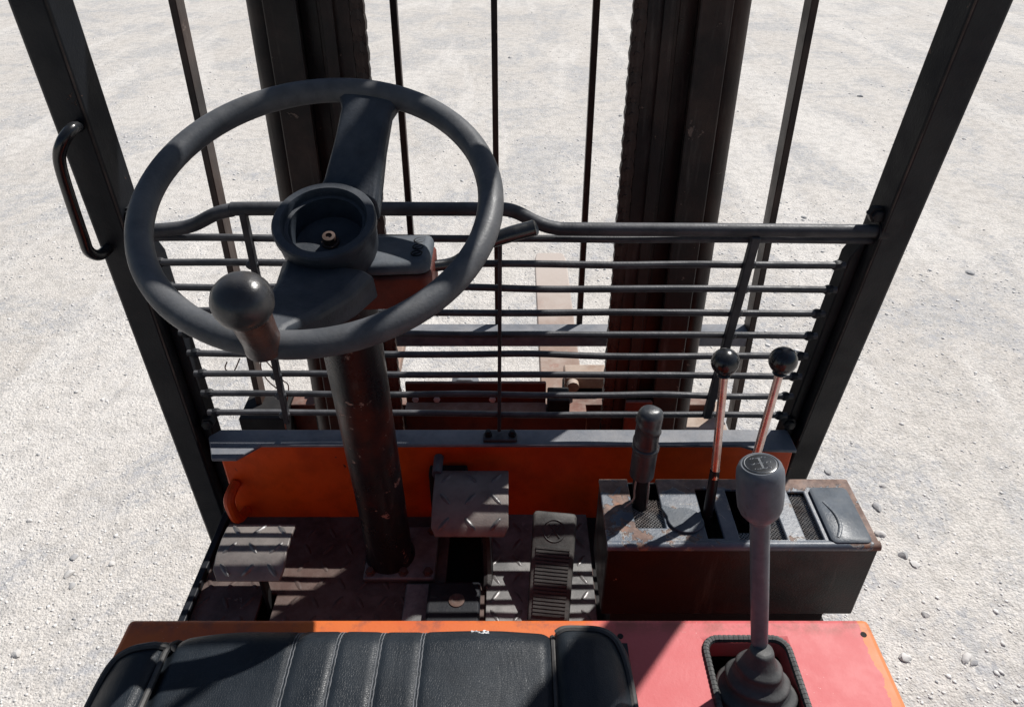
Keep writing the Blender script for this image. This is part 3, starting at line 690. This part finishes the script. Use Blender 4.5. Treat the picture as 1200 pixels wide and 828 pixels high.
# --- control console on the right
KZ = -0.72; KX0, KX1, KY0, KY1 = 0.118, 0.456, 0.614, 0.731
slots = [(0.157, 0.195, 0.644, KY1), (0.245, 0.265, 0.627, 0.713), (0.285, 0.343, 0.625, 0.711), (0.367, 0.389, 0.625, 0.707)]
mb = MB(); plate(mb, KX0, KX1, KY0, KY1, KZ, 0.005, slots); con = mb.build('control_console', 'contop', T, bevel=0.0016)
con['label'] = 'worn metal console with lever slots'
def conwall(name, x0, x1, y0, y1, mat='conside'):
    mb = MB(); mb.bb(x0, x1, y0, y1, -0.857, KZ - 0.0052); return mb.build(name, mat, con, bevel=0.002)
conwall('front_panel', KX0 + 0.001, KX1 - 0.001, KY0 + 0.001, KY0 + 0.005)
conwall('back_panel', KX0 + 0.001, KX1 - 0.001, KY1 - 0.005, KY1 - 0.001)
conwall('side_panel', KX0 + 0.001, KX0 + 0.005, KY0 + 0.0055, KY1 - 0.0055)
conwall('side_panel', KX1 - 0.005, KX1 - 0.001, KY0 + 0.0055, KY1 - 0.0055)
# rolled front edge of the top with peeling paint
mb = MB(); mb.tube([V(KX0, KY0 + 0.004, KZ - 0.004), V(KX1, KY0 + 0.004, KZ - 0.004)], 0.0062, 12); mb.build('rolled_edge', 'contop', con)
mb = MB(); mb.bb(KX0 + 0.03, KX1 - 0.03, KY0 + 0.01, KY1 - 0.01, -0.80, -0.79); mb.build('inner_tray', 'dark', con)
mb = MB(); mb.bb(KX0 + 0.02, KX1 - 0.02, KY0 + 0.03, KY1 - 0.02, FZ, -0.8575); mb.build('console_foot', 'dark', con)
def mesh_panel(x0, x1, y0, y1, z):
    mb = MB(); st = 0.0046
    n = int((x1 - x0 + y1 - y0) / st)
    for k in range(n):
        for sg in (1, -1):
            # diagonal wires clipped to the rectangle
            s = k * st
            pts = []
            for (a, c) in ((x0, None), (x1, None), (None, y0), (None, y1)):
                if a is not None:
                    yy = y0 + s - (a - x0) if sg == 1 else y0 + s - (x1 - a)
                    if y0 - 1e-6 <= yy <= y1 + 1e-6: pts.append((a, yy))
                else:
                    xx = x0 + s - (c - y0) if sg == 1 else x1 - (s - (c - y0))
                    if x0 - 1e-6 <= xx <= x1 + 1e-6: pts.append((xx, c))
            if len(pts) >= 2:
                a, c = pts[0], max(pts, key=lambda q: math.dist(q, pts[0]))
                if math.dist(a, c) > 0.003: mb.tube([V(a[0], a[1], z + 0.0003 * sg), V(c[0], c[1], z + 0.0003 * sg)], 0.0007, 5)
    o = mb.build('speaker_mesh', 'steel', con); o['kind'] = 'stuff'; o.name = 'wire_mesh'
for (x0, x1, y0, y1) in ((0.155, 0.197, 0.642, 0.698), (0.315, 0.345, 0.623, 0.713), (0.2835, 0.3145, 0.623, 0.641), (0.365, 0.391, 0.63, 0.708)):
    mesh_panel(x0, x1, y0, y1, KZ - 0.0075)
# rubber cover plate right end and the torn rubber flap
mb = MB(); mb.loft([rrect(0.421, 0.664, 0.050, 0.094, 0.007, KZ + 0.0004), rrect(0.421, 0.664, 0.050, 0.094, 0.007, KZ + 0.0035), rrect(0.421, 0.664, 0.045, 0.089, 0.006, KZ + 0.005)])
cvp = mb.build('rubber_cover', 'patch', con, smooth=50)
mb = MB(); mb.tube(spline([V(0.407, 0.684, KZ + 0.0045), V(0.4145, 0.662, KZ + 0.0055), V(0.4135, 0.641, KZ + 0.0055), V(0.405, 0.624, KZ + 0.0045)], 6), 0.0026, 8, flat=(0.6, 1)); mb.build('cover_fold', 'patch', con)
q0 = on_z(803, 611, KZ); rnd = random.Random(4)
poly = [V(q0.x + 0.0235 * math.cos(a) * (1 + rnd.uniform(-.05, .05)) - (0.009 if 2.0 < a < 2.7 else 0), q0.y + 0.021 * math.sin(a) + (0.010 if 2.0 < a < 2.7 else 0), KZ + 0.0006) for a in [2 * math.pi * k / 22 for k in range(22)]]
mb = MB(); mb.prism(poly, (0, 0, 0.0035)); mb.build('rubber_flap', 'patch', con, bevel=0.0012)
# --- parking brake lever
g0, g1 = on_y(752, 556, 0.693), on_y(763, 479, 0.698)
axv = (g1 - g0); LN = axv.length; prof = []
n = 60
for i in range(n + 1):
    t = i / n; r = 0.0150 + 0.0004 * t
    if t < 0.40: r += 0.0006
    if 0.40 < t < 0.46: r += 0.0020
    if t > 0.9: r *= math.sqrt(max(0.30, 1 - ((t - 0.9) / 0.12) ** 2))
    prof.append((t * LN, r))
def wrap(a, h):
    t = h / LN
    return 1 + (0.11 * max(0.0, math.sin(a + t * 21)) ** 3 + 0.03 * math.sin(3 * a + t * 9) if t > 0.47 else 0.012 * math.sin(3 * a))
mb = MB(); mb.lathe(g0, axv, prof, 32, wob=wrap); pb = mb.build('parking_brake_lever', 'grip', T, smooth=60)
gb = V(0.174, 0.677, -0.785)
mb = MB(); mb.tube([g0 + axv.normalized() * 0.004, g0 - V(0, 0, 0.018), gb], [0.0115, 0.010, 0.009], 12); mb.build('lever_shaft', 'dark', pb)
for dx in (-0.009, 0.009):
    mb = MB(); mb.tube(spline([g0 + V(dx * 0.9, -0.009, 0.003), g0 + V(dx, -0.010, -0.018), g0 + V(dx * 1.0, -0.012, -0.032), g0 + V(dx * (1.0 if dx > 0 else 2.2), -0.014, -0.045)], 5), 0.0013, 7); mb.build('pull_rod', 'steel', pb)

# --- two hydraulic levers with ball knobs
def hyd(base, uv_low, uv_top, y_low, y_top, label):
    a = on_y(*uv_low, y_low); c = on_y(*uv_top, y_top)
    mb = MB(); mb.tube([a, a.lerp(c, 0.5), c], [0.0053, 0.0053, 0.0050], 14); o = mb.build('hydraulic_lever', 'chrome', T, label=label)
    mb = MB(); d = (c - a).normalized(); mb.lathe(c + d * 0.011, d, [(-0.0190, 0.0072), (-0.0170, 0.0086)] + sphere_prof(0.0168, 1.0, 14)[2:], 28); mb.build('ball_knob', 'ball', o)
    mb = MB(); mb.tube([base, base.lerp(a, 0.55), a + d * 0.012], [0.0075, 0.0068, 0.0062], 12); mb.build('lever_root', 'column', o)
hyd(V(0.255, 0.668, -0.785), (837, 560), (849, 434), 0.677, 0.711, 'hydraulic lever nearer the steering wheel')
hyd(V(0.3105, 0.668, -0.785), (876, 570), (915, 432), 0.681, 0.711, 'hydraulic lever nearer the right pillar')

# --- gear lever with boot
LB = V(0.227, 0.404, -0.611); LT = on_y(891, 543, 0.4316); d = (LT - LB).normalized()
LK = LT - d * 0.0555
mb = MB(); LR = (LK - LB).length
mb.lathe(LB - d * 0.02, d, [(0, 0.0049), (0.023, 0.0050), (0.0235, 0.0070), (0.027, 0.0075), (LR * 0.5, 0.0079), (LR * 0.9, 0.0081), (LR + 0.022, 0.0083)], 24); gl = mb.build('gear_lever', 'greyknob', T)
mb = MB(); mb.lathe(LK, d, [(-0.003, 0.0083), (0.0, 0.0090), (0.003, 0.0125), (0.008, 0.0160), (0.014, 0.0180), (0.026, 0.0189), (0.043, 0.0189), (0.049, 0.0185), (0.0535, 0.0168), (0.0555, 0.0150), (0.0555, 0.0139), (0.0545, 0.0135)], 40); kn = mb.build('gear_knob', 'greyknob', gl)
mb = MB(); mb.lathe(LK + d * 0.0545, d, [(0, 0.0136), (0.0010, 0.0134), (0.0015, 0.0122)], 36); mb.build('knob_cap', 'ball', gl)
kx_ = V(1, 0, 0); ky_ = d.cross(kx_).normalized(); kx_ = ky_.cross(d).normalized(); kc = LK + d * 0.05605
def kp(x, y): return kc + kx_ * (x * 0.74) + ky_ * (y * 0.74)
mb = MB()
mb.tube([kp(0.0165 * math.cos(a), 0.0165 * math.sin(a)) for a in [2 * math.pi * j / 32 for j in range(32)]], 0.00035, 4, closed=True)
for ln in [[(0, 0.010), (0, -0.010)], [(0.0012, 0.010), (0.0012, -0.010)], [(-0.003, 0.0095), (0.004, 0.0095)], [(-0.003, -0.0095), (0.004, -0.0095)], [(-0.003, 0), (0.004, 0)]]:
    mb.tube([kp(*q) for q in ln], 0.00035, 4)
for (sx, sy) in ((-0.0065, 0.0095), (0.0068, 0.0095), (-0.0075, 0.0), (0.0078, 0.0), (-0.0055, -0.0095), (0.0068, -0.0095)):
    r1 = random.Random(int(sx * 1e5 + sy * 3e5)); pts = [(sx - 0.0028, sy)]
    for k in range(6): pts.append((sx - 0.0028 + 0.001 * (k + 1), sy + r1.uniform(-0.0014, 0.0014)))
    mb.tube([kp(*q) for q in pts], 0.0003, 4)
mb.build('shift_pattern', 'print', gl)
BB = V(0.227, 0.379, DZ - 0.040)
prof = [(0.0, 0.052), (0.012, 0.052), (0.020, 0.047), (0.026, 0.0465), (0.032, 0.041), (0.038, 0.0395), (0.043, 0.0405), (0.048, 0.034), (0.054, 0.0315), (0.059, 0.0325), (0.065, 0.026), (0.071, 0.0235), (0.076, 0.0240), (0.082, 0.018), (0.090, 0.0145), (0.098, 0.0125), (0.100, 0.0095)]
prof = [(h * 0.87, r * 0.87) for h, r in prof]
mb = MB()
prof_f = []
for i in range(len(prof) - 1):
    for k in range(3):
        t = k / 3; prof_f.append((prof[i][0] + (prof[i + 1][0] - prof[i][0]) * t, prof[i][1] + (prof[i + 1][1] - prof[i][1]) * t))
prof_f.append(prof[-1])
mb.lathe(BB, (LB - BB) + V(0, 0, 0.03), prof_f, 40, wob=lambda a, h: 1 + 0.045 * math.sin(a * 2 + h * 55) + 0.02 * math.sin(a * 5 - h * 90)); mb.build('rubber_boot', 'boot', gl, smooth=70)

# --- seat
SZ = -0.600
SX0, SX1, SYB = -0.372, 0.112, -0.05
S1, S2 = -0.310, 0.038
def seat_front(x):
    t = (x - SX0) / (SX1 - SX0)
    return 0.4295 - 0.024 * max(0, (0.28 - t) / 0.28) ** 1.6 - 0.004 * max(0, (t - 0.75) / 0.25) + (0.004 if x > S2 else 0)
def seat_h(x, y):
    R = 0.044
    yf = seat_front(x); dx = min(x - SX0, SX1 - x); dy = min(yf - y, y - SYB)
    ex = max(0.0, 1 - dx / (R * 0.9)); ey = max(0.0, 1 - dy / (R * 0.72)); e = min(1.0, (ex ** 2.3 + ey ** 2.3) ** (1 / 2.3))
    z = SZ - R * (1 - math.sqrt(max(0.0, 1 - e * e)))
    if x < S1 or x > S2: z += 0.006 * (1 - e)
    for s in (S1, S2): z -= 0.007 * math.exp(-((x - s) / 0.006) ** 2)
    z += 0.004 * math.sin((x - S1) / (S2 - S1) * math.pi) * (1 - e) if S1 < x < S2 else 0
    for s in ST: z -= 0.0022 * math.exp(-((x - s - 0.0) / 0.0035) ** 2)
    z += 0.0016 * math.sin(x * 37 + y * 21) * math.sin(y * 33 - x * 11)
    return max(z, SZ - 0.049)
ST = (-0.196, -0.157, -0.119, -0.0815)
def seat_piece(x0, x1, nx, name, parent):
    mb = MB(); ny = 90
    xs = [x0 + (x1 - x0) * i / nx for i in range(nx + 1)]
    if x0 == SX0: xs = [x0 + (x1 - x0) * (i / nx) ** 1.8 for i in range(nx + 1)]
    if x1 == SX1: xs = [x1 - (x1 - x0) * (1 - i / nx) ** 1.8 for i in range(nx + 1)]
    vs = []; fs = []
    for x in xs:
        yf = seat_front(x)
        for j in range(ny + 1):
            t = j / ny; y = SYB + (yf - SYB) * (1 - (1 - t) ** 2.0)
            vs.append((x, y, seat_h(x, y)))
    for i in range(nx):
        for j in range(ny):
            a = i * (ny + 1) + j; fs.append((a, a + ny + 1, a + ny + 2, a + 1))
    mb.add(vs, fs); return mb.build(name, 'vinyl', parent, smooth=80)
seat = seat_piece(S1, S2, 130, 'seat', T); seat['label'] = 'black vinyl seat cushion with stitched flutes'
seat_piece(SX0, S1, 34, 'bolster', seat); seat_piece(S2, SX1, 44, 'bolster', seat)
def yline(x, y0, y1, dz, r, n=60):
    mb = MB(); pts = [V(x, y0 + (y1 - y0) * (1 - (1 - k / n) ** 2), 0) for k in range(n + 1)]
    for q in pts: q.z = seat_h(q.x, q.y) + dz
    mb.tube(pts, r, 7); return mb
for s in (S1, S2): yline(s, 0.0, seat_front(s) - 0.002, 0.0015, 0.0028).build('piping', 'pedalrubber', seat)
for s in ST:
    mb = MB()
    for dx in (-0.0013, 0.0013):
        n = 90; pts = []
        for k in range(n + 1):
            y = 0.10 + (seat_front(s) - 0.103) * (1 - (1 - k / n) ** 1.7); pts.append(V(s + dx + 0.00025 * math.sin(k * 2.1), y, seat_h(s + dx, y) + 0.0003))
        mb.tube(pts, 0.00055, 5)
    mb.build('stitch_line', 'stitch', seat)
# raised piping round the outer shoulder of each bolster
for (pts, nm) in (([(SX1 - 0.005, 0.05), (SX1 - 0.006, 0.26), (SX1 - 0.007, 0.364), (SX1 - 0.014, 0.400), (SX1 - 0.030, 0.4145), (S2 + 0.019, 0.418), (S2 + 0.003, 0.413)], 'r'), ([(SX0 + 0.005, 0.05), (SX0 + 0.006, 0.26), (SX0 + 0.007, 0.347), (SX0 + 0.014, 0.3815), (SX0 + 0.026, 0.3915), (S1 + 0.005, 0.397)], 'l')):
    sp2 = spline([V(x, y, 0) for x, y in pts], 10)
    for q in sp2: q.z = seat_h(q.x, q.y) + 0.002
    mb = MB(); mb.tube(sp2, 0.0036, 8); mb.build('piping', 'pedalrubber', seat)
mb = MB(); mb.bb(SX0 + 0.012, SX1 - 0.012, -0.04, 0.378, DZ + 0.001, SZ - 0.040); mb.build('seat_base', 'dark', seat)
mb = MB(); pts = []
for i, (dx, dy) in enumerate(((-0.010, 0.000), (-0.007, 0.0012), (-0.004, -0.0005), (-0.002, -0.003), (0.001, -0.0042), (0.0025, -0.0015), (0.001, 0.0014), (0.004, 0.002), (0.006, -0.002), (0.0035, -0.004), (0.007, -0.0045))):
    x = -0.028 + dx; y = 0.4150 + dy; pts.append(V(x, y, seat_h(x, y) + 0.0004))
mb.tube(spline(pts, 3), [0.0007 + 0.0004 * math.sin(i * 1.7) for i in range(31)], 5); mb.build('torn_thread', 'white', seat)
# seat back behind the viewer
mb = MB(); mb.loft([rrect(-0.128, -0.14, 0.42, 0.09, 0.04, -0.63), rrect(-0.128, -0.17, 0.43, 0.11, 0.05, -0.50), rrect(-0.128, -0.21, 0.40, 0.09, 0.04, -0.34), rrect(-0.128, -0.22, 0.32, 0.05, 0.02, -0.31)])
mb.build('seat_back', 'vinyl', seat, smooth=60)

# --- mast: outer rails, inner rails, lift cylinders, chains
MX = -0.02
def my(z): return 1.185 + 0.060 * z
def beam(mb, poly, z0, z1, f=my):
    mb.loft([[V(x, f(z0) + y, z0) for x, y in poly], [V(x, f(z1) + y, z1) for x, y in poly]]); return mb
ZT, ZB = 0.62, -1.75
def mir(poly, s): return [(MX + s * x, y) for x, y in (poly if s > 0 else poly[::-1])]
mparts = {}
for s in (-1, 1):
    o = beam(MB(), mir([(0.294, 0), (0.343, 0), (0.343, 0.016), (0.330, 0.016), (0.330, 0.105), (0.343, 0.105), (0.343, 0.12), (0.294, 0.12), (0.294, 0.105), (0.316, 0.105), (0.316, 0.016), (0.294, 0.016)], s), ZB, ZT).build('outer_mast_rail', 'mast', T, bevel=0.0025)
    mparts[s] = o
    beam(MB(), mir([(0.221, 0.022), (0.270, 0.022), (0.270, 0.038), (0.300, 0.038), (0.300, 0.10), (0.221, 0.10)], s), ZB + 0.25, ZT + 0.03).build('inner_mast_rail', 'mast', o, bevel=0.002)
    beam(MB(), mir([(0.244, 0.012), (0.262, 0.012), (0.262, 0.0215), (0.244, 0.0215)], s), ZB + 0.25, ZT - 0.02).build('wear_strip', 'mast', o, bevel=0.001)
    mb = MB(); x = MX + s * 0.361
    mb.tube([V(x, my(z) + 0.062, z) for z in (ZB, -1.0, -0.3, 0.1)], 0.0235, 28); cy = mb.build('lift_cylinder', 'mast', T)
    mb = MB(); mb.tube([V(x, my(0.1) + 0.062, 0.1), V(x, my(0.5) + 0.062, ZT - 0.05)], 0.016, 20); mb.build('piston_rod', 'steel', cy)
    mb = MB(); mb.lathe(V(x, my(0.1) + 0.062, 0.085), (0, 0.06, 1), [(0, 0.026), (0.03, 0.026), (0.034, 0.020)], 24); mb.build('gland_nut', 'mast', cy)
    # leaf chain: a spine of pins with overlapping link plates
    mb = MB(); xc = MX + s * 0.2105
    mb.tube([V(xc, my(z) + 0.030, z) for z in (-1.25, 0.55)], 0.0035, 8); ch = mb.build('lift_chain', 'dark', T)
    lk = MB()
    for sy_ in (-0.006, 0.0, 0.006):
        pts = []
        for k in range(12):
            a = 2 * math.pi * k / 12; pts.append(V(0.0120 * math.cos(a) * (1.0 if abs(math.sin(a)) > 0.5 else 0.94), sy_ - 0.002, 0.0205 * math.sin(a)))
        lk.prism(pts, (0, 0.004, 0))
    lk.tube([V(0, -0.0105, 0), V(0, 0.0105, 0)], 0.0042, 8)
    lkme = raw_mesh('chain_link', lk, 'mast')
    for k in range(76):
        z = -1.20 + k * 0.0225; inst('chain_link', lkme, ch, (xc, my(z) + 0.030, z + H), (-0.06, 0, 0), (1.0 if k % 2 else 0.95, 1.0 if k % 2 else 0.80, 1))
mb = MB(); z = ZT - 0.12; mb.bb(MX - 0.32, MX + 0.32, my(z) + 0.125, my(z) + 0.15, z, z + 0.1); mb.build('mast_crossbar', 'mast', T, bevel=0.004)
mb = MB(); z = -1.45; mb.bb(MX - 0.32, MX + 0.32, my(z) + 0.01, my(z) + 0.05, z, z + 0.16); mb.build('mast_crossbar', 'rustplate', T, bevel=0.004)
# tilt-cylinder side plate, red paint on the lower mast
for s in (-1, 1):
    beam(MB(), mir([(0.240, -0.010), (0.292, -0.010), (0.292, -0.0008), (0.240, -0.0008)], s), -1.5, -0.90).build('mast_foot_plate', 'rustplate', mparts[s], bevel=0.002)

# --- carriage, load backrest and forks
def by(z): return 1.386 + 0.064 * z
def cbox(x0, x1, y0, y1, z0, z1, name, mat, par, bev=0.003, label=None):
    mb = MB(); mb.bb(x0, x1, y0, y1, z0, z1); return mb.build(name, mat, par, bevel=bev, label=label)
car = cbox(-0.50, 0.46, 1.305, 1.345, -1.135, -1.055, 'fork_carriage', 'rustplate', T)
cbox(-0.235, 0.075, 1.252, 1.291, -1.044, -1.036, 'carriage_ledge', 'tan', car, 0.001)
cbox(-0.235, 0.165, 1.256, 1.300, -1.20, -1.046, 'carriage_face', 'rustplate', car)
cbox(-0.235, 0.075, 1.293, 1.303, -1.052, -0.985, 'roller_plate', 'rustplate', car)
cbox(0.078, 0.125, 1.25, 1.30, -1.045, -1.0, 'carriage_block', 'dark', car)
for u in (462, 487, 512, 577):
    p = on_y(u, 467.5, 1.292); mb = MB(); mb.lathe(p, (0, -1, 0), [(-0.002, 0.0075), (0.004, 0.0075), (0.005, 0.005)], 6); mb.build('bolt_head', 'white', car)
p = on_y(545, 451, 1.36); mb = MB()
mb.prism([V(p.x - 0.036, 1.35, p.z - 0.03), V(p.x + 0.036, 1.35, p.z - 0.03), V(p.x + 0.030, 1.35, p.z + 0.008), V(p.x + 0.016, 1.35, p.z + 0.022), V(p.x - 0.016, 1.35, p.z + 0.022), V(p.x - 0.030, 1.35, p.z + 0.008)][::-1], (0, 0.03, 0)); mb.build('fork_stop', 'cowl_top', car, bevel=0.003)
cbox(-0.60, -0.50, 1.25, 1.345, -1.24, -1.05, 'carriage_end', 'dark', car)
cbox(-0.42, -0.30, 1.22, 1.30, -1.16, -1.02, 'carriage_bracket', 'dark', car)
cbox(0.335, 0.475, 1.24, 1.345, -1.24, -1.075, 'carriage_end', 'tan', car)
cbox(-0.24, 0.17, 1.16, 1.21, -1.24, -1.12, 'carriage_crossplate', 'rustplate', car)
mb = MB(); mb.tube(spline([V(-0.345, 1.21, -1.02), V(-0.35, 1.2, -0.985), V(-0.325, 1.19, -0.965), V(-0.30, 1.2, -0.985), V(-0.30, 1.22, -1.06)], 5), 0.010, 10); mb.build('hydraulic_hose', 'dark', car)
# backrest frame
hb = V(0, 0, -0.867)
bk = cbox(-0.575, 0.512, by(hb.z) - 0.018, by(hb.z) + 0.020, hb.z - 0.035, hb.z, 'load_backrest', 'cowl_top', T)
for x, zb, w in ((-0.568, -1.13, 0.013), (-0.205, hb.z - 0.02, 0.012), (-0.031, hb.z - 0.02, 0.011), (0.146, hb.z - 0.02, 0.012), (0.507, -1.13, 0.013)):
    mb = MB(); dpt = 0.036 if zb < -1 else 0.016
    o1 = -0.018 if zb < -1 else 0.0205
    beam(mb, [(x - w / 2, o1 - (0.001 if zb < -1 else 0)), (x + w / 2, o1 - (0.001 if zb < -1 else 0)), (x + w / 2, o1 + dpt), (x - w / 2, o1 + dpt)], zb, 0.02, by); mb.build('backrest_bar', 'mast', bk, bevel=0.0015)
cbox(-0.575, 0.514, by(0) - 0.02, by(0) + 0.03, 0.021, 0.06, 'backrest_top_bar', 'mast', bk)
def fork(x0, x1, xs0, xs1, label):
    FZ_ = -1.300; mb = MB(); rings = []
    cx, hw = (x0 + x1) / 2, (x1 - x0) / 2
    prof = [(1.43, hw, 0.045), (1.60, hw, 0.042), (2.0, hw, 0.030), (2.40, hw * 0.99, 0.016), (2.48, hw * 0.95, 0.012), (2.51, hw * 0.86, 0.010), (2.522, hw * 0.66, 0.009)]
    for (y, w, th) in prof: rings.append([V(cx - w, y, FZ_), V(cx + w, y, FZ_), V(cx + w, y, FZ_ - th), V(cx - w, y, FZ_ - th)])
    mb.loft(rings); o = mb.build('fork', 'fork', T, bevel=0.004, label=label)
    mb = MB(); mb.bb(xs0, xs1, 1.352, 1.396, -1.345, -1.045); mb.build('fork_shank', 'dark', o, bevel=0.004)
    mb = MB(); mb.bb(xs0 + 0.002, xs1 + 0.004, 1.348, 1.402, -1.043, -1.012); mb.build('fork_hook', 'tan', o, bevel=0.004)
    mb = MB(); mb.tube([V(xs0 + 0.02, 1.345, -1.025), V(xs0 + 0.02, 1.33, -1.025)], 0.014, 12); mb.build('locking_pin', 'tan', o)
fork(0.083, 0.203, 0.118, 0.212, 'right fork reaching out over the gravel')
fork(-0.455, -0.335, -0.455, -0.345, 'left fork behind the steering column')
# loose wires hanging at the left of the guard
w1 = [on_y(u, v, 1.00) for u, v in ((266, 424), (264, 432), (273, 436), (281, 420))]
w2 = [on_y(u, v, 1.02) for u, v in ((306, 420), (306, 432), (314, 446), (326, 456), (334, 462))]
w3 = [on_y(u, v, 1.02) for u, v in ((305, 415), (318, 430), (331, 445), (338, 452), (336, 470), (333, 488), (335, 502))]
mb = MB()
for w in (w1, w2, w3): mb.tube(spline(w, 6), 0.0011, 6)
mb.build('loose_wire', 'wire', T)

# ------------------------------------------------------------------ stones on the ground
rng = np.random.default_rng(11)
ico = bmesh.new(); bmesh.ops.create_icosphere(ico, subdivisions=1, radius=1.0)
IV = np.array([v.co[:] for v in ico.verts]); IF = np.array([[v.index for v in f.verts] for f in ico.faces]); ico.free()
def stones(n, ymin, ymax, smin, smax, pw):
    y = ymin * (ymax / ymin) ** rng.random(n)
    x = (rng.random(n) * 2 - 1) * (0.9 + 1.05 * y)
    s = smin + (smax - smin) * rng.random(n) ** pw
    s *= np.clip((y / 2.2), 0.9, 2.2) ** 0.45
    return x, y, s
X, Y, SS = [], [], []
for a in ((30000, 0.9, 4.5, 0.0016, 0.0058, 2.6), (4000, 3.0, 12.0, 0.0035, 0.008, 2.2), (500, 0.9, 6.0, 0.0055, 0.0115, 2.5)):
    x, y, s = stones(*a); X.append(x); Y.append(y); SS.append(s)
X = np.concatenate(X); Y = np.concatenate(Y); SS = np.concatenate(SS)
# the stones lie thicker in drifts
fld = np.sin(X * 1.9 + 0.6 * np.sin(Y * 1.3)) + np.sin(Y * 1.4 + X * 0.9 + 1.3) + 0.8 * np.sin(X * 4.3 - Y * 3.1)
keep = (fld + rng.normal(0, 0.9, len(X))) > -0.5
X, Y, SS = X[keep], Y[keep], SS[keep]; n = len(X)
vs = IV[None] * (1 + rng.normal(0, 0.17, (n, len(IV), 1))) * SS[:, None, None] * np.stack([rng.uniform(.75, 1.35, n), rng.uniform(.75, 1.35, n), rng.uniform(.38, .66, n)], 1)[:, None, :]
an_ = rng.random(n) * 6.283; ca, sa = np.cos(an_)[:, None], np.sin(an_)[:, None]
vx = vs[..., 0] * ca - vs[..., 1] * sa; vy = vs[..., 0] * sa + vs[..., 1] * ca
vs = np.stack([vx + X[:, None], vy + Y[:, None], vs[..., 2] + (SS * 0.08)[:, None]], -1).reshape(-1, 3)
fs = (IF[None] + (np.arange(n) * len(IV))[:, None, None]).reshape(-1, 3)
me = bpy.data.meshes.new('loose_gravel'); me.vertices.add(len(vs)); me.vertices.foreach_set('co', vs.ravel())
me.loops.add(fs.size); me.loops.foreach_set('vertex_index', fs.ravel().astype(np.int32)); me.polygons.add(len(fs))
me.polygons.foreach_set('loop_start', np.arange(0, fs.size, 3, dtype=np.int32)); me.polygons.foreach_set('loop_total', np.full(len(fs), 3, dtype=np.int32))
me.update(calc_edges=True); me.materials.append(M['stone'])
go = bpy.data.objects.new('loose_gravel', me); COL.objects.link(go)
go['kind'] = 'stuff'; go['label'] = 'loose pale gravel chips scattered over the yard'; go['category'] = 'gravel'

def stone(u, v, size, mat, label, seed, group=None):
    p = on_z(u, v, -H); r = np.random.default_rng(seed)
    bm = bmesh.new(); bmesh.ops.create_icosphere(bm, subdivisions=2, radius=1.0)
    ax_ = r.uniform(0.75, 1.25, 2)
    for q in bm.verts:
        c = q.co; k = 1 + 0.16 * math.sin(3.1 * c.x + seed) + 0.13 * math.sin(4.3 * c.y + 2 * seed + c.z * 2) + r.normal(0, 0.035)
        q.co = Vector((c.x * ax_[0] * k, c.y * ax_[1] * k, max(c.z, -0.5) * 0.62 * k)) * size
    me = bpy.data.meshes.new('stone'); bm.to_mesh(me); bm.free(); me.materials.append(M[mat])
    me.polygons.foreach_set('use_smooth', [True] * len(me.polygons)); me.set_sharp_from_angle(angle=math.radians(32))
    o = bpy.data.objects.new('stone', me); COL.objects.link(o); o.location = (p.x, p.y, size * 0.04); o.rotation_euler = (0, 0, r.uniform(0, 6.28))
    o['label'] = label; o['category'] = 'stone'; o['group'] = group or 'larger stones lying in the gravel yard'
stone(1028, 594, 0.017, 'stone_grey', 'upper of the two grey stones right of the console cover', 1)
stone(1031, 626, 0.018, 'stone_pale', 'pale grey stone just right of the console end', 2)
stone(1059, 651, 0.018, 'stone_grey', 'rounded blue grey stone right of the console corner', 3)
stone(970, 552, 0.015, 'stone_grey', 'dark grey stone between right pillar foot and console', 4)
stone(1072, 661, 0.013, 'stone_pale', 'small pale stone beyond the rounded blue grey one', 5)
stone(1034, 569, 0.012, 'stone_pale', 'small pale stone above the console cover', 6)
stone(1060, 770, 0.016, 'stone_pale', 'pale stone nearest the worn right edge of the hood', 7)
stone(1132, 771, 0.015, 'stone_pale', 'pale stone in the lower right corner of the yard', 8)
stone(1085, 720, 0.012, 'stone_pale', 'flat pale stone right of the hood front corner', 9)
stone(1141, 777, 0.011, 'stone_grey', 'grey stone nearest the lower right corner', 10)
stone(87, 653, 0.014, 'stone_grey', 'grey stone left of the left pedal', 11)
stone(81, 672, 0.015, 'stone_pale', 'pale stone just below the grey stone at left', 12)
stone(131, 660, 0.010, 'stone_pale', 'small pale stone between pedal and grey stone at left', 13)
stone(20, 766, 0.014, 'stone_pale', 'pale stone in the lower left corner of the yard', 14)
stone(85, 686, 0.010, 'stone_grey', 'lowest grey pebble of the trio left of the hood', 15)
stone(35, 610, 0.010, 'stone_pale', 'lone pale pebble by the left edge', 16)
stone(1136, 320, 0.020, 'stone_grey', 'dark stone far out right of the right pillar', 17)
stone(1008, 113, 0.024, 'stone_grey', 'dark stone between backrest bar and right pillar', 18)
stone(598, 68, 0.022, 'stone_grey', 'dark stone in the middle behind the backrest bars', 19)
stone(727, 136, 0.020, 'stone_grey', 'dark stone beside the right lift chain', 20)
stone(942, 255, 0.016, 'stone_grey', 'dark pebble just above the guard tube at right', 21)
